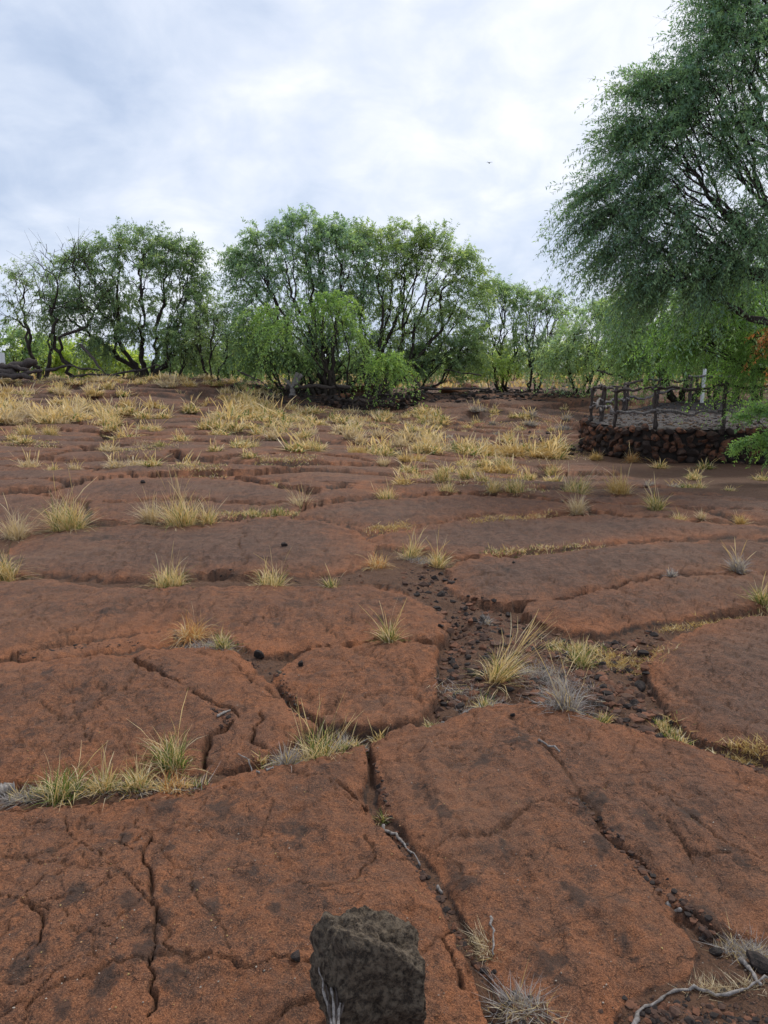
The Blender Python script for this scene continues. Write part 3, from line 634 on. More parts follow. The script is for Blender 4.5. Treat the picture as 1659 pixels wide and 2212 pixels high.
for (x0, x1, y0, y1), n, (h0, h1), ks, place, grp in ZN:
    X = rng.uniform(x0, x1, n); Y = rng.uniform(y0, y1, n)
    if y1 < 900: Y = Y + np.clip(X - 380, 0, 300) * 0.12
    if y1 == 885:      # bare rock shows between patches on the slope
        kk = noise(X / 60, Y / 14, 77) > -.35; X, Y = np.where(kk, X, X + 45), np.where(kk, Y, Y - 9)
    P3 = spot(X, Y); made = {}
    for j in range(n):
        k = ks[rng.integers(len(ks))]; s = scale_at(P3[j]); H = rng.uniform(h0, h1) * s * 1.0; wz = rng.uniform(1.1, 1.7); rz = rng.uniform(0, 6.28)
        me = tmpl[k][rng.integers(4)]
        if place is None:
            v = np.empty(len(me.vertices) * 3, np.float32); me.vertices.foreach_get('co', v); v = v.reshape(-1, 3)[:1000]
            c = np.empty(len(me.vertices) * 4, np.float32); me.color_attributes['tint'].data.foreach_get('color', c); c = c.reshape(-1, 4)[:1000, :3]
            f = np.arange(1000).reshape(100, 10); q_ = np.stack([f[:, 0:8:2], f[:, 1:9:2], f[:, 3:10:2], f[:, 2:10:2]], -1).reshape(-1, 4)
            ca, sa = math.cos(rz), math.sin(rz); v = np.column_stack([v[:, 0] * ca - v[:, 1] * sa, v[:, 0] * sa + v[:, 1] * ca, v[:, 2]]) * [H * wz, H * wz, H] + P3[j] - [0, 0, .02]
            o_ = joff.get(grp, 0); JV.setdefault(grp, []).append(v); JF.setdefault(grp, []).append(q_ + o_); JC.setdefault(grp, []).append(c); joff[grp] = o_ + 1000
            continue
        o = obj('grass_tuft', me, M['grass'], None, tuple(P3[j] - [0, 0, .02]))
        o.scale = (H * wz, H * wz, H); o.rotation_euler = (0, 0, rz)
        lm = next(t for xm, t in LMK if X[j] < xm); made.setdefault((ADJ[k], lm), []).append((P3[j][1], o))
    for (ad, lm), L_ in made.items():
        L_.sort(key=lambda t: t[0])
        for i, (_, o) in enumerate(L_):
            rel = 'beside' if 'platform' in lm or 'wall' in lm else 'below'
            tag(o, ad + ' tuft ' + place + ' ' + rel + ' ' + lm + (', ' + ORD[min(i, 12)] + ' one' if len(L_) > 1 else ''), 'grass tuft', grp)
for grp in JV:
    tag(obj('grass_tufts', mkmesh('grass_tufts', np.concatenate(JV[grp]), np.concatenate(JF[grp]), np.concatenate(JC[grp]), cname='tint'), M['grass']), grp, 'grass', kind='stuff')
# ground-hugging cover along joints: uncountable
def cover(name, strips, n, hgt, pal, label, seed, wid=0.004, flat=0):
    r = np.random.default_rng(seed); Vs = []; Fs = []; Cs = []; off = 0
    per = [n // len(strips)] * len(strips)
    for (x0, y0, x1, y1, th), m_ in zip(strips, per):
        t = r.random(m_); X = x0 + (x1 - x0) * t + r.normal(0, th, m_); Y = y0 + (y1 - y0) * t + r.normal(0, th * 0.35, m_)
        q = gat(X, Y); z = gz(q[:, 0], q[:, 1]); D = q[:, 1]
        h = hgt * r.uniform(0.4, 1.2, m_); az = r.uniform(0, 6.28, m_); ln = r.uniform(0, 0.9 + 2 * flat, m_) * h; h = h * (1 - .7 * flat * r.random(m_))
        w = wid * (0.6 + D * 0.12); wa = r.uniform(0, 6.28, m_)
        a = np.column_stack([q[:, 0] - w * np.cos(wa), q[:, 1] - w * np.sin(wa), z - .005]); b = np.column_stack([q[:, 0] + w * np.cos(wa), q[:, 1] + w * np.sin(wa), z - .005])
        c = np.column_stack([q[:, 0] + ln * np.cos(az), q[:, 1] + ln * np.sin(az), z + h])
        Vs.append(np.stack([a, b, c], 1).reshape(-1, 3)); Fs.append(np.arange(m_ * 3).reshape(-1, 3) + off); off += m_ * 3
        p, f, alt = PAL[pal]; cc = np.where(r.random(m_)[:, None] < f, p[r.integers(0, len(p), m_)], alt[r.integers(0, len(alt), m_)]) * r.uniform(.7, 1.1, (m_, 1))
        Cs.append(np.repeat(cc, 3, 0))
    o = obj(name, mkmesh(name, np.concatenate(Vs), np.concatenate(Fs), np.concatenate(Cs), cname='tint'), M['grass'])
    tag(o, label, 'ground cover', kind='stuff')
cover('ground_cover', [(1280,1425,1420,1400,26),(1430,1345,1640,1318,10),(1560,1600,1659,1615,18),(1290,1400,1390,1430,20),(800,1145,880,1130,10),(1020,1125,1200,1112,8)], 3600, 0.032, 'gold', 'yellow creeping weeds in the joints right of the rubble', 31, .003, .7)
cover('ground_cover', [(1050,1198,1300,1180,9),(30,1700,440,1690,12),(560,1640,780,1600,10),(480,1112,640,1108,8),(380,1020,480,1018,12),(250,985,380,960,12),(560,1000,680,1000,10),(1430,1530,1480,1590,10),(1190,1385,1290,1400,14),(870,1035,1180,1065,14),(1060,985,1260,980,16),(0,960,120,965,10),(700,885,830,890,8),(1000,930,1240,900,20)], 9000, 0.042, 'mixed', 'low green growth along the joints of the lava field', 32, .0035, .5)
cover('dead_straw', [(400,1385,510,1398,14),(700,1615,780,1590,14),(60,1705,430,1695,14),(1120,1440,1250,1470,22),(1180,1510,1260,1515,18),(1130,1430,1210,1450,26),(1150,1470,1290,1500,24),(960,1470,1060,1500,18),(1010,1515,1080,1510,12),(10,1712,80,1705,8),(880,1205,930,1212,10),(590,1632,640,1628,10),(1085,2140,1150,2180,16),(1580,2020,1659,2050,18)], 6500, 0.045, 'grey', 'matted grey dead stems at the feet of the tufts', 33, 0.0018, 1)
cover('dead_straw', [(1025,2000,1060,2055,9),(1100,2150,1170,2212,18),(1570,2015,1659,2045,22),(1500,2110,1640,2120,14)], 1500, 0.026, 'pale', 'tangled tan dead straw in the foreground crack and corner', 34, 0.0016, 1)

# ------------------------------------------------------------------ stones
def ico(sub):
    import bmesh
    bm = bmesh.new(); bmesh.ops.create_icosphere(bm, subdivisions=sub, radius=1)
    v = np.array([p.co[:] for p in bm.verts]); f = np.array([[q.index for q in t.verts] for t in bm.faces]); bm.free(); return v, f
I1, I2, I3, I6 = ico(1), ico(2), ico(3), ico(6)
def chip(base, seed, planes=9, lo=0.55, hi=0.9, rough=0.04):
    v, f = base; v = v.copy(); r = np.random.default_rng(seed)
    for _ in range(planes):
        n = r.normal(size=3); n /= np.linalg.norm(n); d = r.uniform(lo, hi)
        k = np.maximum(v @ n - d, 0); v -= k[:, None] * n
    v *= 1 + rough * r.normal(size=(len(v), 1))
    return v, f
stoneM = [mkmesh('stone', *chip(I2, 500 + i, 12, .42, .72, .03), smooth=False) for i in range(10)]
def stone(name, p, s, mat, label=None, cat='stone', group=None, parent=None, r=rng, sink=0.3):
    me = stoneM[r.integers(10)]
    o = bpy.data.objects.new(name, me.copy() if False else stone_of(mat, r)); COL.objects.link(o)
    sz = (s * r.uniform(.8, 1.2), s * r.uniform(.8, 1.1), s * r.uniform(.6, .9)); o.scale = sz
    o.location = (p[0], p[1], p[2] + sz[2] * (0.75 - sink)); o.rotation_euler = (r.uniform(-.3, .3), r.uniform(-.3, .3), r.uniform(0, 6.28))
    if parent: o.parent = parent
    else: tag(o, label, cat, group)
    return o
_sm = {}
def stone_of(mat, r):
    i = int(r.integers(10)); k = (mat.name, i)
    if k not in _sm:
        me = stoneM[i].copy(); me.materials.append(mat); _sm[k] = me
    return _sm[k]
SN = [ (650,1433,11,'cinder','black stone lying on the slab below the stepped ledge'),
 (640,2090,17,'cinder','small dark stone left of the big boulder'),
 (1107,1547,7,'cinder','tiny black stone on top of the right foreground dome'),
 (603,1452,9,'boulder','grey pebble wedged at the crack junction'),
 (1045,1335,15,'cinder','flat black stone beside the tiny white grey tuft'),
 (952,1352,9,'cinder','black stone at the left edge of the rubble patch'),
 (1068,1297,9,'cinder','black stone in the upper part of the rubble patch'),
 (1182,1080,7,'cinder','black stone on the slab before the tall orange tinged tuft'),
 (984,1249,5,'cinder','small black stone beside the tip of the right slab'),
 (1110,1219,5,'cinder','tiny black stone on the upper right slab'),
 (615,1195,8,'cinder','black stone behind the right tuft of the long crack'),
 (310,1050,8,'cinder','flat dark stone on the left middle slab'),
 (1385,1462,18,'cinder','black stone at the edge of the right dark slab'),
 (1372,1503,14,'cinder','black stone low in the right arm of the rubble'),
 (1495,1577,12,'cinder','dark stone in the joint below the right dark slab'),
 (1645,2075,40,'cinder','black stone in the lower right corner beside the dead straw'),
 (1548,2035,16,'cinder','round dark stone at the end of the right furrow'),
 (1020,1445,12,'cinder','largest black stone left of the tall leaning tuft'),
 (560,1408,14,'cinder','black block in the stepped ledge'),
 (790,1592,14,'redstone','rusty stone at the top of the foreground crack'),
]
P3 = spot([s[0] for s in SN], [s[1] for s in SN])
for i, (x, y, rp_, m, lab) in enumerate(SN): stone('lava_stone', P3[i], rp_ * scale_at(P3[i]), M[m], lab)
RUB = np.array([(850,1245),(900,1210),(975,1240),(1010,1280),(1090,1305),(1150,1325),(1230,1362),(1330,1362),(1440,1345),(1405,1430),(1420,1500),(1500,1575),(1400,1560),(1300,1530),(1200,1510),(1060,1505),(940,1530),(945,1450),(958,1390),(960,1340),(930,1300)], float)
def inpoly(P, x, y):
    ins = np.zeros(len(x), bool)
    for i in range(len(P)):
        a = P[i]; b = P[(i + 1) % len(P)]; c = (a[1] > y) != (b[1] > y); ins ^= c & (x < a[0] + (y - a[1]) / ((b[1] - a[1]) or 1e-9) * (b[0] - a[0]))
    return ins
X = rng.uniform(840, 1510, 900); Y = rng.uniform(1200, 1580, 900); k = inpoly(RUB, X, Y); X, Y = X[k][:130], Y[k][:130]
P3 = spot(X, Y)
for i in range(len(X)):
    m = 'cinder' if rng.random() < 0.7 else 'redstone'
    s = (3 + 9 * rng.random() ** 2) * scale_at(P3[i])
    stone('lava_stone', P3[i], s, M[m], 'one of the black cinders strewn over the rubble patch' if m == 'cinder' else 'one of the rusty chips strewn over the rubble patch', 'stone', ('black cinders' if m == 'cinder' else 'rusty chips') + ' in the rubble patch')
def gravel(name, X, Y, smin, smax, mats, label, seed, at3=None):
    r = np.random.default_rng(seed); v0, f0 = I1 if True else I2; v0 = v0
    # chips of 20 faces each
    v0, f0 = V20, F20
    q = at3 if at3 is not None else spot(X, Y); n = len(q)
    s = (smin + (smax - smin) * r.random(n) ** 3)
    Rv = v0[None] * (1 + 0.35 * r.normal(size=(n, len(v0), 1)) * .6) * np.stack([s * r.uniform(.7, 1.4, n), s, s * r.uniform(.4, .9, n)], 1)[:, None]
    a = r.uniform(0, 6.28, n); c, d = np.cos(a)[:, None], np.sin(a)[:, None]
    Rv = np.stack([Rv[..., 0] * c - Rv[..., 1] * d, Rv[..., 0] * d + Rv[..., 1] * c, Rv[..., 2]], -1) + q[:, None] - np.array([0, 0, .05])[None, None] * s[:, None, None]
    F = (f0[None] + (np.arange(n) * len(v0))[:, None, None]).reshape(-1, 3)
    cols = np.array(mats)[r.integers(0, len(mats), n)] * r.uniform(.7, 1.2, (n, 1))
    o = obj(name, mkmesh(name, Rv.reshape(-1, 3), F, np.repeat(cols, len(v0), 0), smooth=False, cname='tint'), M['chips'])
    return tag(o, label, 'gravel', kind='stuff')
V20, F20 = ico(1)
m, t, p, o_ = newmat('loose_chips'); g = G(t); g.link(g.mix(g.mapr(g.noise(g.pos(), 90, 3), .3, .7, 0, .5), g.attr('tint').outputs['Color'], (0.03, 0.022, 0.02)), p.inputs['Base Color']); M['chips'] = m
DK, RD, BR, PL = (.028,.022,.02), (.17,.075,.042), (.09,.05,.035), (.38,.32,.26)
X = rng.uniform(840, 1510, 9500); Y = 1200 + 390 * rng.random(9500) ** .85; _d = noise(X / 40, Y / 22, 88) + rng.normal(0, .5, 9500) > -.25; X, Y = X[_d], Y[_d]; k = inpoly(RUB, X, Y)
gravel('gravel', X[k], Y[k], .003, .034, [DK, RD, BR, BR, (.13,.07,.045), RD], 'brown and black cinder grit filling the rubble patch', 41)
# grit along the open joints
JX = []; JY = []
for (x0, y0, x1, y1, th, n) in [(20,1712,440,1690,10,350),(560,1645,780,1600,8,250),(810,1640,840,1745,4,60),(840,1760,1060,2090,7,260),(595,1455,660,1540,8,150),(480,1375,570,1440,8,90),(440,1240,820,1250,5,120),(1250,1740,1540,2010,9,260),(1090,2140,1180,2212,22,160),(1360,2150,1650,2190,30,420),(1430,1560,1650,1640,12,250),(1050,1200,1500,1165,4,120),(450,1520,500,1570,8,90),(0,1425,300,1385,5,90)]:
    t = rng.random(n); JX.append(x0 + (x1 - x0) * t + rng.normal(0, th, n)); JY.append(y0 + (y1 - y0) * t + rng.normal(0, th * .6, n))
gravel('gravel', np.concatenate(JX), np.concatenate(JY), .002, .014, [DK, RD, BR, BR], 'small crumbs of lava along the cracks', 42)
# fallen leaflets and grit flecks on the slabs
n = 1500; X = rng.uniform(0, 1659, n); Y = 1130 + (2212 - 1130) * rng.random(n) ** 0.8; q = spot(X, Y); q[:, 2] += .003
gravel('leaf_litter', None, None, .0008, .0030, [PL, PL, (.5,.36,.14), (.45,.25,.12)], 'pale fallen leaflets and flecks lying on the slabs', 43, q)

# the big boulder in the foreground
bv, bf = I6; v = bv.copy()
for nrm, d in [((.15,.1,1),.80),((-.2,.25,.95),.82),((1,0,0),.66),((-1,-.1,.1),.70),((.1,-1,.15),.62),((0,1,0),.6),((-.8,-.5,.35),.74),((.8,-.6,.0),.80),((.9,.1,.45),.86),((-.75,0,.65),.84),((-.9,-.2,-.45),.58),((0,-.8,.6),.86),((.3,-.75,-.55),.58),((-.3,-.7,-.6),.50),((.5,-.5,.7),.93)]:
    nn_ = np.array(nrm) / np.linalg.norm(nrm); v -= np.maximum(v @ nn_ - d, 0)[:, None] * nn_
def n3(v, f, s): return (noise(v[:, 0] * f + v[:, 2] * f * .7, v[:, 1] * f + v[:, 2] * f * .6, s) + noise(v[:, 1] * f - v[:, 2] * f, v[:, 0] * f + 3, s + 1)) / 2
nv = v / np.linalg.norm(v, axis=1)[:, None]
v += nv * (0.16 * n3(v, 2.3, 1) + 0.09 * n3(v, 5, 3) + 0.045 * n3(v, 11, 5) + 0.02 * n3(v, 26, 8) + 0.022 * n3(v, 60, 15))[:, None]
hole = ss(.15, .6, n3(v, 4.2, 12)) * ss(.5, .1, v[:, 2]); v -= nv * (hole * 0.16)[:, None]
hole = ss(.3, .6, n3(v, 13, 22)); v -= nv * (hole * 0.05)[:, None]
v[:, 0] += .22 * ss(.1, -.7, v[:, 2]) * ss(.2, -.6, v[:, 0]); v[:, 2] -= .10 * v[:, 0] * ss(.2, .7, v[:, 2]); v[:, 1] += .35 * ss(.25, -.35, v[:, 2]) * ss(.2, -.4, v[:, 1]) * ss(-.6, .3, v[:, 0] + .5 * n3(v, 3.1, 33))
me = mkmesh('boulder', v * [.178, .15, .25], bf)
o = obj('boulder', me, M['boulder'], None, (-0.035, 1.60, 0.118)); o.rotation_euler = (0.06, 0.02, 0.12)
tag(o, 'big grey brown pitted lava boulder standing upright at the bottom', 'boulder')

# ------------------------------------------------------------------ tubes, sticks, logs
def tubes(P, Rr, k=5):
    """P (B,M,3) centre lines, Rr (B,M) radii -> vertices, quads"""
    B, Mm, _ = P.shape; T = np.gradient(P, axis=1); T /= np.linalg.norm(T, axis=2, keepdims=True) + 1e-9
    up = np.where(np.abs(T[:, :1, 2:3]) > .9, np.array([1., 0, 0]), np.array([0, 0, 1.])) * np.ones_like(T)
    A = np.cross(T, up); A /= np.linalg.norm(A, axis=2, keepdims=True) + 1e-9; Bn = np.cross(T, A)
    th = np.arange(k) * 6.28318 / k
    V = P[:, :, None] + Rr[:, :, None, None] * (A[:, :, None] * np.cos(th)[None, None, :, None] + Bn[:, :, None] * np.sin(th)[None, None, :, None])
    i = np.arange(B * Mm * k).reshape(B, Mm, k); j = np.roll(i, -1, axis=2)
    F = np.stack([i[:, :-1], j[:, :-1], j[:, 1:], i[:, 1:]], -1).reshape(-1, 4)
    return V.reshape(-1, 3), F
def resample(P, n):
    P = np.asarray(P, float); s = np.r_[0, np.cumsum(np.linalg.norm(np.diff(P, axis=0), axis=1))]; t = np.linspace(0, s[-1], n)
    return np.stack([np.interp(t, s, P[:, i]) for i in range(3)], 1)
def rod(name, P, r0, r1, mat, parent=None, k=7, n=14, gn=0.25, seed=0, label=None, cat=None, group=None):
    r = np.random.default_rng(seed); P = resample(P, n); Ln = np.linalg.norm(P[-1] - P[0])
    w = r.normal(0, 1, (n, 3)); w = (w + np.roll(w, 1, 0) + np.roll(w, -1, 0)) / 3; w[0] = w[-1] = 0
    P = P + w * min(gn * 0.05 * Ln, 0.05) ; rr = np.linspace(r0, r1, n) * (1 + 0.22 * r.normal(size=n)).clip(.6, 1.5)
    V, F = tubes(P[None], rr[None], k)
    nv_ = len(V); V = np.vstack([V, P[0], P[-1]]); cap = np.array([[nv_, (i + 1) % k, i] for i in range(k)] + [[nv_ + 1, (n - 1) * k + i, (n - 1) * k + (i + 1) % k] for i in range(k)])
    org = P[0]; o = obj(name, mkmesh(name, V - org, [F, cap]), mat, parent, tuple(org))
    if label: tag(o, label, cat, group)
    return o
def lay(pts, lift=0.01):
    p = np.array(pts, float); q = spot(p[:, 0], p[:, 1]); q[:, 2] += lift; return q
ST = [
 ([(1162,1614),(1180,1620),(1195,1632),(1207,1642)], .006, .003, 'small grey twig lying on top of the right foreground dome'),
 ([(955,1536),(985,1530),(1005,1518),(1024,1508)], .014, .006, 'thick grey stick at the lower edge of the rubble patch'),
 ([(1140,1500),(1165,1508),(1190,1512)], .006, .003, 'thin dark twig at the foot of the grey dead tuft'),
 ([(828,1758),(845,1775),(868,1795),(890,1828),(908,1850)], .007, .003, 'pale bent root lying in the foreground crack'),
 ([(945,1895),(950,1905),(955,1912)], .006, .004, 'short pale twig in the foreground crack'),
 ([(1352,2205),(1365,2185),(1385,2158),(1410,2135),(1440,2122),(1490,2118)], .006, .003, 'long grey forked twig curving through the lower right corner'),
 ([(1490,2118),(1560,2128),(1620,2120),(1659,2112)], .005, .003, 'thin grey twig running to the lower right edge'),
 ([(1602,2060),(1625,2095),(1645,2125)], .007, .004, 'pale straw stem slanting in the lower right corner'),
 ([(-20,1702),(10,1690),(30,1688)], .026, .018, 'whitish driftwood end at the left edge in the lower left joint'),
 ([(470,1558),(480,1550),(497,1540)], .007, .004, 'pale twig lying in the notch of the left slab'),
 ([(1060,1985),(1066,2020),(1066,2055)], .004, .002, 'straw stem standing in the foreground crack'),
 ([(560,1672),(548,1655),(535,1640),(515,1635)], .004, .002, 'thin curved twig before the joint between the domes'),
 ([(1440,1935),(1455,1948),(1470,1960)], .008, .005, 'pale stick lying in the right furrow'),
 ([(575,1660),(590,1655)], .006, .004, 'short pale root by the foreground joint'),
 ([(1230,1400),(1215,1408),(1190,1415)], .005, .003, 'fine twig at the back of the rubble patch'),
]
for i, (pts, a, b, lab) in enumerate(ST): rod('twig', lay(pts), a, b, M['greywood'], seed=600 + i, gn=.8, label=lab, cat='twig', k=6)
# loose grey fibres hanging at the boulder's left foot
for i in range(6):
    a = at(690 + 6 * i + rng.normal(0, 4), 2085 + rng.normal(0, 8), 1.60); b = at(700 + 9 * i, 2150, 1.50); c = at(712 + 8 * i + rng.normal(0, 8), 2225, 1.42)
    a[2] = max(a[2], .02); 
    rod('dry_fibre', [a, b, c], .0018, .0035, M['rail'] if i % 2 else M['greywood'], seed=640 + i, k=5, label='one of the dry grey fibres hanging at the left foot of the boulder', cat='dry fibre', group='dry fibres beside the boulder')

# ------------------------------------------------------------------ the walled platform with its rail fence
WP = np.array([(5.95,21.6),(5.35,20.6),(5.02,19.6),(4.93,18.7),(5.02,17.9),(5.30,17.2),(5.75,16.68),(6.4,16.4),(7.2,16.22),(8.4,16.1),(10,16.0),(12.5,15.9)])
back = np.array([(12.5,27.5),(10.6,26.6),(9.0,25.3),(7.9,24.1),(6.9,22.9)])
full = np.vstack([WP, back]); ZT = 0.33
plat = empty('stone_platform', (7.5, 19, -0.33)); tag(plat, 'low curved stone walled platform with grey gravel top at the right', 'platform')
c0 = full.mean(0)
nP = len(full); rings = [full + (c0 - full) * 0.004 * 0, full + (c0 - full) * 0.25, full + (c0 - full) * 0.6]
tv = []
# gravel deck as a fine fan so it can undulate
gx, gy = np.meshgrid(np.linspace(4.8, 12.6, 120), np.linspace(15.8, 27.5, 160), indexing='ij'); ins = inpoly(full, gx.ravel(), gy.ravel())
dz = ZT - 0.03 + 0.07 * fbm(gx.ravel() * 1.3, gy.ravel() * 1.3, 301, 5) + 0.22 * ss(21, 27, gy.ravel())
gi = np.arange(120 * 160).reshape(120, 160); gq = np.stack([gi[:-1, :-1], gi[1:, :-1], gi[1:, 1:], gi[:-1, 1:]], -1).reshape(-1, 4); gq = gq[ins[gq].all(1)]
obj('gravel_deck', mkmesh('gravel_deck', np.column_stack([gx.ravel(), gy.ravel(), dz]) - [7.5, 19, -.33], gq), M['gravel'], plat)
_x = rng.uniform(5.2, 12.4, 5200); _y = rng.uniform(16.3, 26.5, 5200); _k = inpoly(full * .985 + c0 * .015, _x, _y); _x, _y = _x[_k], _y[_k]
_z = ZT - .03 + .07 * fbm(_x * 1.3, _y * 1.3, 301, 5) + .22 * ss(21, 27, _y)
DECKCH = np.column_stack([_x, _y, _z])
# backing wall the stones sit in
Wd = resample(np.column_stack([full, np.zeros(nP)]), 130); nrmv = np.gradient(Wd, axis=0); nrmv = np.column_stack([-nrmv[:, 1], nrmv[:, 0]]); nrmv /= np.linalg.norm(nrmv, axis=1)[:, None]
if ((Wd[60, :2] + nrmv[60] - c0) ** 2).sum() < ((Wd[60, :2] - c0) ** 2).sum(): nrmv = -nrmv
inner = Wd[:, :2] - nrmv * 0.35; outer = Wd[:, :2] - nrmv * 0.02
bz = base_z(outer[:, 0], outer[:, 1]) - 0.25
wv_ = np.vstack([np.column_stack([outer, bz]), np.column_stack([outer, np.full(130, ZT - .05)]), np.column_stack([inner, np.full(130, ZT - .02)])])
i = np.arange(129); wq = np.vstack([np.stack([i, i + 1, 130 + i + 1, 130 + i], 1), np.stack([130 + i, 130 + i + 1, 260 + i + 1, 260 + i], 1)])
obj('wall_core', mkmesh('wall_core', wv_ - [7.5, 19, -.33], wq), M['mortar'], plat)
gravel('gravel', None, None, .012, .06, [DK, DK, BR, (.10,.09,.09), (.16,.10,.06)], 'dark cinders and brown litter strewn over the platform deck', 48, DECKCH)
arc = np.r_[0, np.cumsum(np.linalg.norm(np.diff(WP, axis=0), axis=1))]; tot = arc[-1] - 2.0; count = 0
r = np.random.default_rng(77)
for row in range(5):
    s = r.uniform(0, .1)
    while s < tot and count < 290:
        big = r.uniform(.06, .165)
        c = s + big; x = np.interp(c, arc, WP[:, 0]); y = np.interp(c, arc, WP[:, 1])
        x2 = np.interp(c + .05, arc, WP[:, 0]); y2 = np.interp(c + .05, arc, WP[:, 1]); tg = np.array([x2 - x, y2 - y]); tg /= np.linalg.norm(tg) + 1e-9
        if y > 16.5 or x < 9.6:
            zb = float(base_z(x, y)) - .02; hh = (ZT - zb) / 5
            o = bpy.data.objects.new('stone', stone_of(M['wallstone'], r)); COL.objects.link(o); o.parent = plat
            o.location = (x - 7.5 + r.normal(0, .012), y - 19 + r.normal(0, .012), zb + hh * (row + .5) + r.normal(0, .035) + .33)
            o.scale = (big * 1.2, .12, hh * r.uniform(.55, .9)); o.rotation_euler = (r.normal(0, .3), r.normal(0, .6), math.atan2(tg[1], tg[0]) + r.normal(0, .1))
            count += 1
        s += big * 1.75
fence = empty('rail_fence', (5.2, 17.5, ZT)); tag(fence, 'gnarled wooden post and rail fence round the stone platform', 'fence')
def fpost(x, y, h, seed, lean=(0, 0), r0=.045):
    z = ZT - .06 + 0.22 * float(ss(21, 27, y)); p = rod('post', [(x, y, z), (x + lean[0] * .5, y, z + h * .5), (x + lean[0], y + lean[1], z + h + .06)], r0, r0 * .8, M['rail'], None, 8, 10, .5, seed)
    p.location = (p.location[0] - 5.2, p.location[1] - 17.5, p.location[2] - ZT); p.parent = fence
def frail(P, seed, r0=.042, gn=1.2):
    p = rod('rail', P, r0, r0 * .75, M['railtop'] if seed % 2 else M['rail'], None, 7, 16, gn, seed)
    p.location = (p.location[0] - 5.2, p.location[1] - 17.5, p.location[2] - ZT); p.parent = fence
M['railtop'] = mat_wood('sun_bleached_rail', (0.05, 0.042, 0.038), (0.25, 0.23, 0.22), (30, 30, 5))
POSTS = [(5.17,19.4,.78,0),(5.22,18.7,.84,.10),(5.22,17.55,.84,0),(5.88,16.85,.92,-.03),(7.2,16.5,1.0,0),(9.0,16.35,1.0,0),(10.9,16.3,1.0,0)]
for i, (x, y, h, l) in enumerate(POSTS): fpost(x, y, h, 700 + i, (l, 0))
for i in range(len(POSTS) - 1):
    a, b = POSTS[i], POSTS[i + 1]
    for j, fh in enumerate((.92, .38)):
        m_ = [(a[0] + b[0]) / 2, (a[1] + b[1]) / 2, ZT + (a[2] + b[2]) / 2 * fh + (-.05 if i > 1 else .05)]
        ea = np.array([a[0], a[1], ZT + a[2] * fh]); eb = np.array([b[0], b[1], ZT + b[2] * fh]); dr = (eb - ea) / np.linalg.norm(eb - ea) * .12
        frail([ea - dr, m_, eb + dr], 720 + 2 * i + j, .031, 1.6)
BP = [(5.9,21.2,.8),(6.9,22.5,.8),(7.2,23.2,.75),(8.6,24.6,.8),(10.2,25.6,.85)]
for i, (x, y, h) in enumerate(BP): fpost(x, y, h, 740 + i, (.03, 0), .06)
prev = (5.17, 19.4, .78)
for i, q in enumerate(BP):
    for j, fh in enumerate((.95, .45)):
        za = ZT + .22 * float(ss(21, 27, prev[1])); zb = ZT + .22 * float(ss(21, 27, q[1]))
        frail([(prev[0], prev[1], za + prev[2] * fh), ((prev[0] + q[0]) / 2, (prev[1] + q[1]) / 2, (za + zb) / 2 + .8 * fh + rng.normal(0, .05)), (q[0] + .05, q[1], zb + q[2] * fh)], 750 + 2 * i + j, .034, 1.8)
    prev = q
f2 = empty('rail_fence', (10, 24, .45)); tag(f2, 'second gnarled rail fence running off right behind the white post', 'fence')
old = fence; fence = f2
def shift(o_): pass
FB = [(9.2,23.5,.95),(10.05,23.6,1.0),(11.0,23.3,1.0),(12.2,23.1,1.05),(13.6,23.0,1.05)]
def into(o2, org): o2.parent = f2; o2.location = tuple(np.array(o2.location) - np.array(org))
for i, (x, y, h) in enumerate(FB):
    z = ZT + .22 * float(ss(21, 27, y)) - .06; into(rod('post', [(x, y, z), (x + .03, y, z + h)], .055, .045, M['rail'], None, 8, 8, .6, 770 + i), (10, 24, .45))
    if i:
        a = FB[i - 1]
        for j, fh in enumerate((.95, .5)):
            into(rod('rail', [(a[0] - .1, a[1] - .06, ZT + .1 + a[2] * fh), ((a[0] + x) / 2, (a[1] + y) / 2 - .06, ZT + .1 + h * fh + rng.normal(0, .03)), (x + .1, y - .06, ZT + .1 + h * fh)], .032, .026, M['railtop'] if j == 0 else M['rail'], None, 7, 14, 1.2, 780 + 2 * i + j), (10, 24, .45))
fence = old
def box(name, c, s, mat, parent=None, rz=0, bev=0.01):
    import bmesh
    bm = bmesh.new(); bmesh.ops.create_cube(bm, size=1); bmesh.ops.scale(bm, vec=s, verts=bm.verts)
    bmesh.ops.bevel(bm, geom=bm.edges, offset=bev, segments=2, affect='EDGES')
    me = bpy.data.meshes.new(name); bm.to_mesh(me); bm.free(); o = obj(name, me, mat, parent, c); o.rotation_euler = (0, 0, rz); return o
q = at(1517, 866, 24.4); wp = box('marker_post', (q[0], q[1], 1.05), (.085, .085, 1.05), M['white'], rz=.3); wp.rotation_euler[1] = .02
tag(wp, 'slim white post standing behind the rail fence of the platform', 'post')
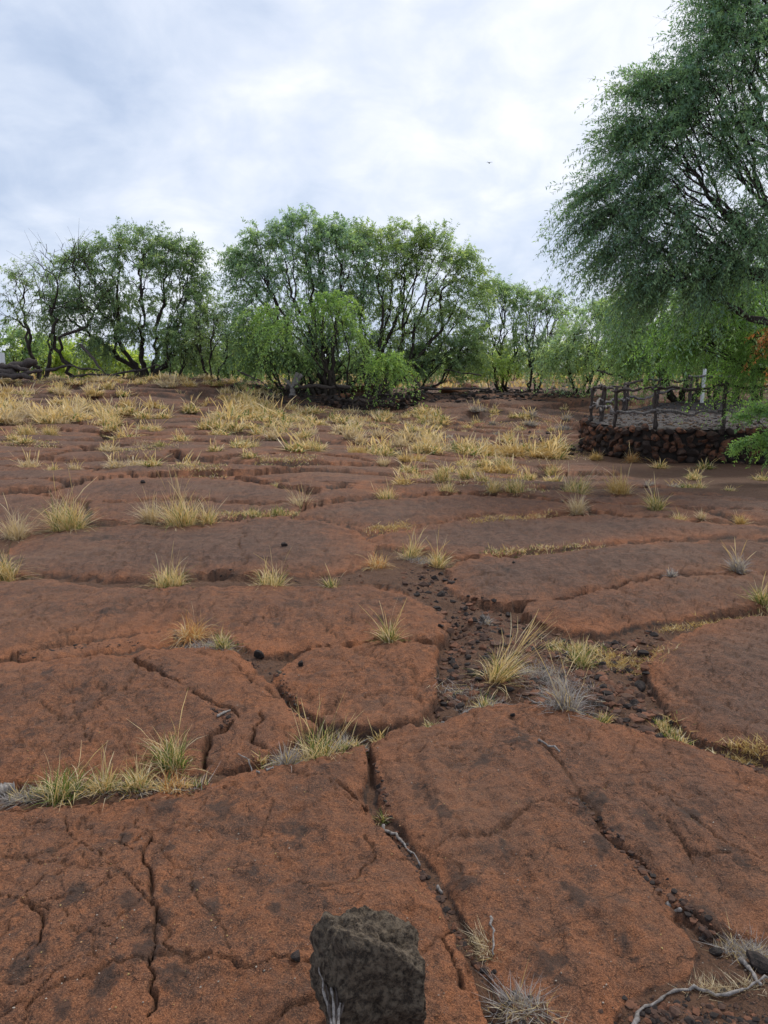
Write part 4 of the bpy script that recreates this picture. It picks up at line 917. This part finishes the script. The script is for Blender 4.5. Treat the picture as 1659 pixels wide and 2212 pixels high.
# left edge: white board, post and cut logs
q = at(4, 800, 30.0); ml = empty('white_sign', (q[0], 30, q[2] - .2)); tag(ml, 'white board on a short white post at the left edge', 'sign')
box('post', (0, 0, .35), (.11, .11, .9), M['white'], ml); box('board', (-.02, -.09, .63), (.42, .035, .45), M['white'], ml, .15); 
for i, (x0, y0, x1, y1, r0, lab) in enumerate([(-10,806,80,782,.19,'thick sawn log end pointing right on the pile at the left edge'),(-20,800,45,812,.13,'dark log under the sawn log at the left edge'),(5,790,60,800,.08,'thin dark branch on the log pile at the left edge'),(-15,812,70,816,.10,'lowest dark log of the pile at the left edge'),(20,812,90,800,.06,'slender branch leaning on the log pile')]):
    a = at(x0, y0, 29.2 - .1 * i); b = at(x1, y1, 28.7 - .15 * i); rod('log', [a, (a + b) / 2 + [0, 0, .05], b], r0, r0 * .85, M['rail'], seed=800 + i, k=10, gn=.8, label=lab, cat='log')

# ------------------------------------------------------------------ trees
def grow(base, targets, r, r_tip, gn=0.10, first=0.28, pe=.6):
    """split the reach of the crown again and again: every fork is a branch (p0,p1,p2,p3,r0,r1)"""
    out = []; tips = []; stack = [(np.array(base, float), np.array([0, 0, 1.]), targets, 0)]
    while stack:
        a, d, T, lv = stack.pop(); n = len(T); c = T.mean(0)
        if n == 1:
            b = T[0]
        else: b = a + (c - a) * (first if lv == 0 else r.uniform(.30, .5))
        Ln = np.linalg.norm(b - a) + 1e-6
        if n > 1: b = b + r.normal(0, gn * Ln, 3) * [1, 1, .6]
        ch = (b - a) / Ln; d2 = ch + r.normal(0, .25, 3); d2 /= np.linalg.norm(d2)
        out.append((a, a + d * Ln * .33, b - d2 * Ln * .33, b, r_tip * n ** pe, r_tip * max(n * .72, 1) ** pe))
        if n == 1: tips.append((a, b, ch)); continue
        X = T - b; pc = np.linalg.svd(X - X.mean(0), full_matrices=False)[2][0] if n > 2 else (T[1] - T[0])
        pc = pc + r.normal(0, .25, 3) * np.linalg.norm(pc); s = X @ pc; o = np.argsort(s); m = int(np.clip(round(n * r.uniform(.32, .68)), 1, n - 1))
        stack.append((b, d2, T[o[:m]], lv + 1)); stack.append((b, d2, T[o[m:]], lv + 1))
    return out, tips
def bez(B, M_, r, wob):
    p = np.array([[b[0], b[1], b[2], b[3]] for b in B]); t = np.linspace(0, 1, M_)[None, :, None]
    P = (1 - t) ** 3 * p[:, None, 0] + 3 * t * (1 - t) ** 2 * p[:, None, 1] + 3 * t * t * (1 - t) * p[:, None, 2] + t ** 3 * p[:, None, 3]
    Ln = np.linalg.norm(p[:, 3] - p[:, 0], axis=1)[:, None, None]; w = r.normal(0, 1, P.shape); w[:, 0] = w[:, -1] = 0
    P = P + w * Ln * wob
    rr = np.array([[b[4], b[5]] for b in B]); tt = np.linspace(0, 1, M_)[None]
    return P, rr[:, :1] * (1 - tt) + rr[:, 1:] * tt
LG = np.array([(.088,.133,.072),(.108,.155,.082),(.070,.105,.062),(.130,.172,.085),(.092,.136,.098)])
def tree(name, base, stems, blobs, D, label, seed, group=None, r_tip=.012, leaf=.10, twl=.6, ntw=3, nlf=16, droop=.5, lw=.30, tint=(1,1,1), depth=1.0, bare=0.0, wob=.05, outdir=None, trunk_gn=.13, cat='tree', gap=0.0, spread_base=.25, pe=.55):
    r = np.random.default_rng(seed); r_tip = r_tip * .62; wob = wob * .5; twl = twl * 1.2; nlf = int(nlf * (2.0 if nlf < 21 else 1.3)); tint = np.array(tint) * 1.75; leaf = leaf * (.98 if D > 25 else .95); lw = lw * (.95 if D > 25 else 1); tint = tint * (np.array([1.62, 1.52, 1.4]) if D > 25 else 1.25)
    b0 = np.array(base if len(base) == 3 else [*base, 0.0], float)
    root = empty(name, tuple(b0)); tag(root, label, cat, group)
    T = []; out_c = []
    for bl in blobs:
        px, py, rx, ry, n = bl[:5]; dd = bl[5] if len(bl) > 5 else 0
        c = at(px, py, D + dd); s = (D + dd) / FP; k = int(n); u = r.normal(size=(k, 3)); u /= np.linalg.norm(u, axis=1)[:, None]; u *= r.uniform(.35, 1, (k, 1)) ** .6
        T.append(c + u * [rx * s, (rx + ry) * .5 * s * depth, ry * s])
    T = np.concatenate(T)
    # stems share the crown between them, left to right with some mixing
    key = (T - b0) @ np.array([1, .25, 0]) + r.normal(0, .15 * T[:, 0].std(), len(T)); gr = np.array_split(np.argsort(key), stems)
    allb = []; tips = []
    for i, gidx in enumerate(gr):
        if not len(gidx): continue
        f = (i - (stems - 1) / 2); sb = b0 + [f * spread_base * .55, r.normal(0, spread_base * .5), -.08]
        bs, tp = grow(sb, T[gidx], r, r_tip, trunk_gn * .8, .3, pe); allb += bs; tips += tp
    thick = [b for b in allb if b[4] > r_tip * 5]; thin = [b for b in allb if b[4] <= r_tip * 5]
    for nm, bb, k, M_ in (('trunk', thick, 7, 7), ('branches', thin, 3, 4)):
        if not bb: continue
        P, rr = bez(bb, M_, r, wob * (1 if nm == 'trunk' else 1.4))
        if nm == 'trunk': rr = rr * (1 + .10 * r.normal(size=rr.shape)).clip(.7, 1.4)
        v, f = tubes(P, rr, k); obj(nm, mkmesh(nm, v - b0, f), M['bark'], root)
    cen = T.mean(0)
    tips = [t for t in tips if r.random() > gap]
    A = np.array([t[0] for t in tips]); B = np.array([t[1] for t in tips]); C = np.array([t[2] for t in tips]); n = len(tips)
    k = r.uniform(.3, 1.05, (n, ntw, 1)); st = A[:, None] + (B - A)[:, None] * k
    od = (B - cen); od /= np.linalg.norm(od, axis=1)[:, None] + 1e-6; 
    dirs = C[:, None] * .5 + od[:, None] * .55 + r.normal(0, .45, (n, ntw, 3))
    if outdir is not None: dirs = dirs + np.array(outdir)
    dirs /= np.linalg.norm(dirs, axis=2, keepdims=True); dirs = dirs.reshape(-1, 3); st = st.reshape(-1, 3)
    tl = twl * r.uniform(.5, 1.3, len(st)); m_ = 3; t = np.linspace(0, 1, m_)[None, :, None]
    dz = np.array([0, 0, -1.])[None, None]; dp_ = (droop * r.uniform(.4, 1.6, len(st)))[:, None, None]
    TP = st[:, None] + dirs[:, None] * tl[:, None, None] * t + dz * tl[:, None, None] * dp_ * t ** 2
    TR = np.linspace(.55, .2, m_)[None] * np.full((len(st), 1), r_tip)
    v, f = tubes(TP, TR, 3); tag(obj('twigs', mkmesh('twigs', v - b0, f), M['twig'], root), kind='stuff')
    lf_tw = r.random(len(st)) > bare; ST_ = st[lf_tw]; TD = dirs[lf_tw]; TL = tl[lf_tw]; DP = dp_[lf_tw]; nt_ = len(ST_)
    if nt_ == 0: return root
    tt = r.uniform(.08, 1.0, (nt_, nlf, 1)); 
    pos = ST_[:, None] + TD[:, None] * TL[:, None, None] * tt + dz * TL[:, None, None] * DP * tt ** 2
    tan = TD[:, None] + 2 * dz * DP * tt; tan /= np.linalg.norm(tan, axis=2, keepdims=True)
    rnd = r.normal(0, 1, (nt_, nlf, 3)); side = np.cross(tan, rnd); side /= np.linalg.norm(side, axis=2, keepdims=True) + 1e-9
    ld = tan * .45 + side * .8 + np.array([0, 0, -.30]); ld /= np.linalg.norm(ld, axis=2, keepdims=True)
    wdv = np.cross(ld, np.array([0, 0, 1.]) + r.normal(0, .5, ld.shape)); wdv /= np.linalg.norm(wdv, axis=2, keepdims=True) + 1e-9
    ll = (leaf * r.uniform(.6, 1.35, (nt_, nlf, 1))); 
    q0 = pos; q1 = pos + ld * ll * .5 + wdv * ll * lw * .5; q2 = pos + ld * ll; q3 = pos + ld * ll * .5 - wdv * ll * lw * .5
    LV = np.stack([q0, q1, q2, q3], 2).reshape(-1, 3); LF = np.arange(len(LV)).reshape(-1, 4)
    ci = r.integers(0, len(LG), nt_); cc = LG[ci][:, None] * r.uniform(.75, 1.25, (nt_, nlf, 1)); cc = np.repeat((cc * np.array(tint)).reshape(-1, 3), 4, 0)
    obj('crown', mkmesh('crown', LV - b0, LF, cc, smooth=False, cname='tint'), M['leaf'], root)
    return root
def gb(px, D, dz=-.05):
    x = (px - CX) / FP * D * 1.0; x = float(at(px, 830, D)[0]); return (x, D, float(gz(x, D)[0]) + dz)
# left tree
tree('kiawe_tree', gb(318, 33), 5, [(300,525,75,34,60),(225,556,70,34,50),(385,550,48,36,46),(170,572,35,22,16),(345,560,70,40,45),(300,610,110,45,70),(425,605,24,28,16),(135,655,55,38,40),(215,650,70,45,70),(330,680,80,45,50),(415,655,45,40,40),(120,700,40,28,20),(395,735,50,36,45),(260,715,75,35,45),(440,700,45,36,32),(210,745,50,18,24),(430,760,40,22,22)], 33,
     'dense dark many stemmed tree at the left, standing on the grassy rise', 1, r_tip=.0125, leaf=.13, twl=.62, ntw=3, nlf=16, droop=.35, tint=(.9,.92,1.0), spread_base=.30, wob=.07)
tree('kiawe_tree', gb(92, 34), 2, [(55,600,45,22,26),(110,620,50,28,30),(25,640,25,18,10),(120,570,55,25,14),(40,680,45,30,26),(150,640,50,30,20)], 34,
     'sparse thin tree with bare upper twigs at the far left', 2, r_tip=.016, leaf=.12, twl=.6, ntw=3, nlf=11, droop=.25, bare=.35, wob=.10, trunk_gn=.2)
tree('kiawe_tree', gb(160, 32), 1, [(120,560,60,35,14),(170,530,35,22,10),(210,640,50,45,12),(90,660,50,40,10)], 32,
     'crooked bare tree leaning between the sparse tree and the dense left tree', 3, r_tip=.020, leaf=.10, twl=.8, ntw=2, nlf=6, droop=.1, bare=.85, wob=.12, trunk_gn=.28)
tree('kiawe_tree', gb(382, 32), 3, [(390,700,45,40,36),(365,745,30,30,16),(420,750,40,30,22)], 32, 'small dark tree tucked against the right side of the dense left tree', 4, r_tip=.012, leaf=.12, twl=.5, nlf=13, droop=.5, wob=.09)
tree('kiawe_tree', gb(460, 31), 3, [(455,700,50,50,40),(500,730,35,40,24),(430,740,30,30,14),(480,670,30,25,14)], 31, 'thin twiggy little tree between the left tree and the centre trees', 5, r_tip=.013, leaf=.11, twl=.5, nlf=9, droop=.3, bare=.4, wob=.11)
# centre trees
tree('kiawe_tree', gb(700, 30), 6, [(590,512,50,30,45),(535,565,44,28,40),(640,482,22,16,12),(695,492,48,28,42),(620,555,70,38,50),(560,600,70,35,45),(720,545,70,42,60),(640,620,90,45,60),(540,655,60,32,32),(740,610,80,50,55),(640,690,80,40,40),(560,720,60,34,40),(690,735,50,30,24)], 31,
     'tallest spreading tree left in the centre group, with open airy top', 6, r_tip=.0125, leaf=.125, twl=.7, nlf=17, droop=.45, tint=(1.05,1.1,1.3), spread_base=.28, wob=.06)
tree('kiawe_tree', gb(812, 30.5), 6, [(790,515,55,30,48),(865,520,62,32,52),(935,520,45,25,36),(985,560,40,28,28),(850,570,80,42,60),(930,590,75,40,50),(810,640,80,50,55),(900,670,85,50,62),(1000,640,50,42,36),(970,700,70,45,40),(1030,600,36,26,16),(880,745,60,36,34),(990,755,60,34,36),(800,730,50,30,24)], 32,
     'broad tree right in the centre group, its crown flat topped', 7, r_tip=.0125, leaf=.125, twl=.7, nlf=17, droop=.45, tint=(1.2,1.15,1.1), spread_base=.28, wob=.06)
tree('kiawe_tree', gb(745, 28.5), 2, [(705,655,50,12,30,-.6),(620,700,34,16,14,-1.4),(585,665,26,14,8,-.8),(750,700,24,20,12,-1)], 28,
     'small tree in front of the centre group with long bright green drooping sprays', 8, r_tip=.010, leaf=.10, twl=1.15, ntw=3, nlf=42, droop=1.3, tint=(.95,1.05,.7), wob=.05, lw=.35)
tree('kiawe_tree', gb(815, 28), 1, [(845,785,36,16,34,-1)], 28, 'low bright green drooping branch tree at the right foot of the centre group', 9, r_tip=.010, leaf=.10, twl=.7, nlf=30, droop=.9, tint=(1.0,1.1,.7), wob=.05, lw=.35)
tree('kiawe_tree', gb(618, 29.5), 3, [(585,735,60,36,60),(545,700,40,30,28),(620,775,45,24,30),(545,775,40,25,26)], 29.5, 'low bushy tree at the left foot of the centre group', 10, r_tip=.011, leaf=.11, twl=.6, nlf=18, droop=.6, tint=(.9,.95,.85), wob=.08)
tree('kiawe_tree', gb(660, 30.5), 4, [(660,760,60,40,30),(760,755,70,45,45),(720,720,60,36,26),(700,800,60,20,34),(800,800,70,22,40),(880,790,50,24,26)], 31.5, 'dark inner thicket tree behind the trunks of the centre group', 11, r_tip=.013, leaf=.12, twl=.6, nlf=14, tint=(.7,.72,.8), wob=.09, spread_base=.35)
tree('kiawe_tree', gb(900, 31), 3, [(960,760,70,36,48),(900,775,50,30,30),(1010,745,40,36,28)], 31.5, 'dark low tree filling the right foot of the centre group', 12, r_tip=.013, leaf=.12, twl=.6, nlf=15, tint=(.85,.88,.9), wob=.09)
# right of centre
tree('kiawe_tree', gb(1085, 35), 3, [(1060,640,50,34,36),(1110,640,45,30,30),(1090,700,50,50,34),(1040,730,40,45,26),(1120,760,40,40,24),(1075,620,40,20,20)], 35,
     'slender open tree right of the centre group, left of two alike', 13, r_tip=.014, leaf=.13, twl=.6, nlf=12, tint=(1.15,1.15,1.3), wob=.10, spread_base=.3)
tree('kiawe_tree', gb(1150, 34), 4, [(1160,650,45,30,32),(1205,660,32,24,22),(1170,700,55,40,34),(1140,745,40,40,22),(1190,750,40,40,24)], 34,
     'slender open tree right of the centre group, right of two alike', 14, r_tip=.014, leaf=.13, twl=.6, nlf=12, tint=(1.15,1.15,1.3), wob=.10, spread_base=.3)
tree('kiawe_tree', gb(1065, 33), 2, [(1060,790,40,20,26)], 33, 'bright low bush at the foot of the slender open trees', 15, r_tip=.009, leaf=.11, twl=.5, nlf=16, tint=(1.5,1.4,.8), cat='bush')
tree('kiawe_tree', gb(1265, 31), 4, [(1280,700,60,38,60),(1330,670,50,34,46),(1235,740,50,34,45),(1300,760,60,34,60),(1210,770,36,24,24),(1360,740,50,45,40)], 30,
     'pale feathery drooping tree behind the left end of the platform', 16, r_tip=.010, leaf=.12, twl=.9, ntw=3, nlf=22, droop=.75, tint=(1.45,1.4,1.6), wob=.07)
tree('kiawe_tree', gb(1470, 27), 4, [(1400,640,60,40,70),(1480,620,70,45,70),(1560,640,60,45,50),(1370,720,60,40,60),(1450,720,70,45,70),(1540,740,70,45,56),(1400,775,50,22,40),(1620,700,60,50,44)], 26,
     'thick forked tree standing behind the fenced platform', 17, r_tip=.0135, leaf=.11, twl=.8, nlf=24, droop=.75, tint=(1.0,1.1,.85), wob=.06, outdir=(-.35,-.1,-.1), spread_base=.25)
for i, (px, D, lab) in enumerate([(1545,29,'left'),(1590,28,'middle'),(1640,29,'right')]):
    tree('kiawe_tree', gb(px, D), 3, [(px - 10,690,50,50,34),(px + 20,620,60,50,30),(px,760,50,30,22)], D, lab + ' dark upright trunk of the three in the shade behind the white post', 18 + i, r_tip=.016, leaf=.12, twl=.6, nlf=14, tint=(.75,.8,.75), wob=.08)
# the big near tree at the right: trunk beyond the frame
tree('kiawe_tree', (11.5, 13.6, -.4), 4, [(1640,40,90,50,60),(1560,60,50,40,34),(1600,130,90,50,80),(1480,170,60,40,50),(1400,190,40,26,24),(1540,230,90,50,80),(1430,280,70,40,60),(1368,290,34,34,26),(1500,340,80,45,60),(1390,370,60,32,46),(1300,400,40,20,26),(1620,310,80,60,60),(1440,440,70,40,50),(1355,450,56,22,34),(1300,470,32,12,14),(1385,520,64,30,46),(1322,545,26,14,12),(1470,520,60,36,36),(1560,480,80,50,36),(1400,590,60,32,46),(1480,610,60,32,36),(1700,200,90,90,50),(1760,420,90,100,40),(1600,520,70,36,56),(1640,450,50,30,36),(1560,575,60,26,36),(1640,-50,90,40,50),(1570,-10,50,30,26)], 13,
     'huge dark feathery tree overhanging the whole right side', 22, r_tip=.0085, leaf=.072, twl=.66, ntw=4, nlf=26, droop=.55, lw=.25, pe=.5, gap=.15, tint=(1.0,1.08,1.15), wob=.05, outdir=(-.5,-.1,-.1), depth=1.2, spread_base=.3)
tree('kiawe_tree', (12.5, 17.5, -.3), 3, [(1560,640,70,36,60),(1630,620,70,40,60),(1500,700,60,26,44),(1590,700,80,36,70),(1660,740,60,50,50),(1500,745,36,16,18),(1620,790,60,28,36),(1700,680,60,60,30)], 16.5,
     'yellow green feathery tree reaching in above the platform from the right', 23, r_tip=.009, leaf=.065, twl=.7, ntw=4, nlf=28, droop=.5, lw=.26, pe=.5, tint=(1.25,1.45,.75), wob=.05, outdir=(-.6,-.1,-.1))
tree('kiawe_tree', (9.5, 12.8, -.35), 1, [(1665,885,34,12,18),(1675,935,36,18,24),(1620,952,22,7,6),(1620,898,20,7,5)], 12.6,
     'bright green low spray of leaves before the stone wall at the right edge', 24, r_tip=.006, leaf=.055, twl=.3, ntw=4, nlf=24, droop=.35, lw=.30, tint=(1.0,1.15,.7), wob=.05, outdir=(-.7,0,.05))
tree('kiawe_tree', (11, 16.9, -.3), 1, [(1645,722,14,14,9)], 15.6, 'rust brown dead spray of leaves hanging at the right edge', 25, r_tip=.006, leaf=.07, twl=.35, ntw=3, nlf=16, droop=.8, tint=(3.6,1.1,.8), outdir=(-.3,0,0))
# bushes and far wood behind
BK = [(20,46,745,60,34,'mid green bush beyond the crest at the far left'),(95,50,760,50,26,'yellow green bush behind the sparse tree'),(180,52,765,60,24,'pale yellow bush right of the crooked bare tree'),(250,50,775,50,18,'low yellow green bush left of the dense tree trunk'),(500,44,765,46,32,'green bush seen between the left tree and the centre group'),(545,60,770,46,24,'pale bush far behind the gap left of the centre group'),(400,48,780,60,22,'low green bush behind the dense left tree'),(1000,60,778,70,22,'green bush far behind the centre group'),(1110,70,775,60,22,'pale bush far behind the slender open trees'),(1230,60,770,60,30,'grey green bush behind the pale drooping tree'),(1400,50,770,90,36,'dark bush behind the forked tree'),(1560,45,765,110,46,'dark thicket closing the view behind the three trunks'),(700,55,775,90,26,'dim bush behind the trunks of the centre group'),(860,55,772,90,28,'dim bush behind the right trunks of the centre group')]
for i, (px, D, py, rx, ry, lab) in enumerate(BK):
    b = gb(px, D)
    yl = 'yellow' in lab or 'pale' in lab
    tree('bush', b, 3, [(px, py, rx, ry, 40), (px - rx * .5, py + 8, rx * .6, ry * .7, 16), (px + rx * .5, py + 6, rx * .6, ry * .7, 16)], D, lab, 60 + i, r_tip=.016, leaf=.004 * D, twl=.02 * D, ntw=3, nlf=14, droop=.4, lw=.5, tint=(1.7,1.5,.9) if yl else (.95,1,.9), cat='bush', wob=.08)
# far wood along the horizon: one mass
r = np.random.default_rng(5); n = 26000; a = r.uniform(-.75, .75, n); Dd = r.uniform(170, 210, n); hh = (2.2 + 1.6 * noise(a * 22, a * 0, 401) + 0.8 * noise(a * 80, a * 0, 402)) * r.random(n) ** .8
c = np.column_stack([a * Dd, Dd, .3 + hh]); s_ = r.uniform(.25, .6, n)[:, None]; d1 = r.normal(size=(n, 3)); d1 /= np.linalg.norm(d1, axis=1)[:, None]; d2 = np.cross(d1, r.normal(size=(n, 3))); d2 /= np.linalg.norm(d2, axis=1)[:, None]
LV = np.stack([c - d1 * s_, c + d2 * s_ * .5, c + d1 * s_, c - d2 * s_ * .5], 1).reshape(-1, 3)
obj('distant_wood', mkmesh('distant_wood', LV, np.arange(4 * n).reshape(-1, 4), np.repeat(LG[r.integers(0, 5, n)] * [1.3, 1.2, 1.2], 4, 0), smooth=False, cname='tint'), M['leaf'])
tag(bpy.data.objects['distant_wood'], 'far low belt of trees along the horizon', 'wood', kind='stuff')
# golden field beyond the trees
n = 11000; X = r.uniform(-60, 60, n); Y = 44 + 95 * r.random(n) ** 1.2; z = base_z(X, Y); h = r.uniform(.08, .24, n) * (0.8 + Y / 140); w = .04 + Y * .0012; az = r.uniform(0, 6.28, n)
a_ = np.column_stack([X - w * np.cos(az), Y - w * np.sin(az), z - .05]); b_ = np.column_stack([X + w * np.cos(az), Y + w * np.sin(az), z - .05]); c_ = np.column_stack([X + r.normal(0, .1, n), Y + r.normal(0, .1, n), z + h])
obj('dry_meadow', mkmesh('dry_meadow', np.stack([a_, b_, c_], 1).reshape(-1, 3), np.arange(3 * n).reshape(-1, 3), np.repeat(np.vstack([STRAW, GOLD])[r.integers(0, 6, n)], 3, 0), cname='tint'), M['grass'])
tag(bpy.data.objects['dry_meadow'], 'golden dry grass field beyond the trees', 'grass', kind='stuff')

# ------------------------------------------------------------------ stony bank, low dry stone row, stumps and dead wood under the trees
row = empty('stone_row', (-.6, 26.6, .1)); tag(row, 'low curved row of dark dry laid stones below the centre trees', 'stone wall')
RP = np.array([(700,872),(740,880),(780,885),(830,884),(870,881),(900,872)], float); rp3 = spot(RP[:, 0], RP[:, 1])
for lay_ in range(3):
    for t in np.linspace(0, 1, 26 - 5 * lay_):
        q = np.array([np.interp(t * 5, range(6), rp3[:, i]) for i in range(3)]) + r.normal(0, .05, 3) * [1, 1, 0]
        s = r.uniform(.09, .16); o = bpy.data.objects.new('stone', stone_of(M['cinder'] if r.random() < .8 else M['wallstone'], r)); COL.objects.link(o); o.parent = row
        o.scale = (s * 1.2, s, s * .8); o.location = tuple(q - [-.6, 26.6, .1] + [0, 0, .04 + lay_ * .13]); o.rotation_euler = tuple(r.uniform(-.5, .5, 3) + [0, 0, r.uniform(0, 6)])
def bank(label, grp, x0, y0, x1, y1, n, s0, s1, mat, th=10, cat='stone', name='bank_stone'):
    t = r.random(n); q = spot(x0 + (x1 - x0) * t, y0 + (y1 - y0) * t + r.normal(0, th, n))
    for i in range(n): stone(name, q[i], r.uniform(s0, s1), M[mat], label, cat, grp, r=r, sink=.35)
bank('one of the dark stones heaped on the bank below the centre trees', 'dark stones on the bank below the centre trees', 520, 838, 760, 862, 46, .07, .20, 'cinder', 7)
bank('one of the dark stones along the foot of the slender trees', 'dark stones at the foot of the slender trees', 1040, 846, 1250, 852, 34, .08, .17, 'cinder', 4)
bank('one of the dark stones tumbled right of the low stone row', 'dark stones right of the stone row', 900, 856, 1060, 850, 26, .08, .18, 'cinder', 6)
bank('one of the dark cinders at the left foot of the stone wall', 'dark cinders at the left foot of the wall', 1140, 958, 1275, 968, 40, .04, .12, 'cinder', 9)
bank('one of the brown lava chunks on the crest by the logs', 'brown chunks on the left crest', 120, 812, 330, 816, 22, .08, .2, 'wallstone', 5)
X = np.concatenate([rng.uniform(500, 900, 2600), rng.uniform(880, 1260, 1500)]); Y = np.concatenate([rng.normal(0, 9, 2600) + np.interp(X[:2600], [500, 620, 760, 900], [838, 850, 862, 858]), rng.normal(850, 7, 1500)])
gravel('rubble', X, Y, .03, .14, [DK, DK, BR, (.05,.035,.03)], 'dark lava rubble and litter covering the bank under the centre trees', 47)
for i, (x, y, s, lab) in enumerate([(985,848,.62,'wide tilted rusty slab before the rock heap'),(930,838,.5,'broken rusty slab at the left of the rock heap'),(965,826,.5,'rusty block at the top of the rock heap'),(1020,836,.48,'rusty block at the right of the rock heap'),(900,846,.36,'small rusty block left of the rock heap'),(1000,822,.4,'dark red block at the back of the rock heap'),(770,850,.8,'large brown rock outcrop between the centre trunks'),(735,858,.55,'brown rock left of the outcrop between the centre trunks')]):
    q = spot([x], [y])[0]; v_, f_ = chip(I3, 950 + i, 12, .4, .85, .015); o = obj('broken_slab', mkmesh('broken_slab', v_ * [s * 1.25, s * .8, s * .5], f_, np.tile([[.45, .2, 0]], (len(v_), 1)), smooth=False), M['lava'], None, (q[0], q[1], q[2] + s * .12)); o.rotation_euler = tuple(r.normal(0, .18, 3)); tag(o, lab, 'rock')
# stumps
def stump(px, py, h, r0, lab, seed, mat='greywood', forks=2):
    q = spot([px], [py])[0]; e_ = empty('tree_stump', tuple(q)); tag(e_, lab, 'stump'); rr = np.random.default_rng(seed)
    k = rod('trunk', [q, q + [0.02, 0, h * .6]], r0 * 1.3, r0, M[mat], None, 10, 7, .3, seed); k.parent = e_; k.location = (0, 0, 0)
    for j in range(forks):
        s_ = (-1) ** j; a = q + [0, 0, h * .45]; b = q + [s_ * h * rr.uniform(.25, .5), rr.normal(0, .1), h * rr.uniform(.9, 1.2)]
        f_ = rod('cut_limb', [a, (a + b) / 2, b], r0 * .7, r0 * .55, M[mat], None, 8, 7, .3, seed + j + 1); f_.parent = e_; f_.location = tuple(a - q)
stump(632, 856, .75, .11, 'grey forked cut stump at the left of the dark bank', 31, 'greywood', 3)
stump(826, 862, .42, .22, 'thick dark stump behind the low stone row', 35, 'rail', 0)
stump(290, 855, .45, .09, 'pale little stump on the left slope', 38, 'greywood', 2) if False else None
DW = [([(100,800),(150,788),(215,800)], .06, 'long dark fallen limb lying under the crooked tree'),([(235,812),(300,800),(345,790)], .05, 'thin fallen limb rising left of the dense tree'),([(175,745),(205,775),(228,808)], .06, 'straight leaning dead pole right of the crooked tree'),([(455,835),(560,845),(640,858)], .06, 'fallen trunk lying along the dark bank'),([(620,838),(700,832),(760,838)], .11, 'thick fallen log under the centre group'),([(870,800),(900,830),(925,858)], .05, 'dead stem leaning right of the outcrop'),([(880,835),(940,842),(1060,838)], .05, 'long dead branch across the rock heap'),([(960,800),(1000,806),(1040,812)], .04, 'thin dead branch on top of the rock heap'),([(1290,800),(1340,812),(1380,838)], .035, 'bare dead limb hanging behind the fence'),([(510,800),(560,822),(590,850)], .035, 'curved dead limb left of the centre group'),([(150,815),(200,808),(260,812)], .05, 'dark dead branch lying on the crest')]
for i, (pts, rad, lab) in enumerate(DW):
    d0 = 31.5 if pts[0][0] < 500 else 29.0 if pts[0][0] < 860 else 31.0 if pts[0][0] < 1200 else 26.5
    P_ = np.array([at(x, y, d0 - .6 * j) for j, (x, y) in enumerate(pts)]); gzv = gz(P_[:, 0], P_[:, 1]); P_[:, 2] = np.maximum(P_[:, 2], gzv + rad * .5)
    rod('dead_branch', P_, rad, rad * .5, M['rail'], seed=850 + i, k=7, gn=1.6, label=lab, cat='dead branch')
# a bird far off in the sky
q = at(1057, 352, 60.0); bd = empty('bird', tuple(q)); tag(bd, 'tiny dark bird flying high in the middle of the sky', 'bird')
vb, fb = I2; obj('body', mkmesh('body', vb * [.05, .15, .04], fb), M['bark'], bd)
for s_ in (-1, 1): obj('wing', mkmesh('wing', np.array([(0, .07, 0), (s_ * .13, .05, .06), (s_ * .27, -.06, .03), (s_ * .12, -.05, .05), (0, -.05, 0), (0, .07, .012), (s_ * .13, .05, .072), (s_ * .12, -.05, .062), (0, -.05, .012)]), [np.array([[0, 1, 3, 4], [5, 6, 7, 8]]), np.array([[1, 2, 3], [6, 2, 7]])]), M['bark'], bd)
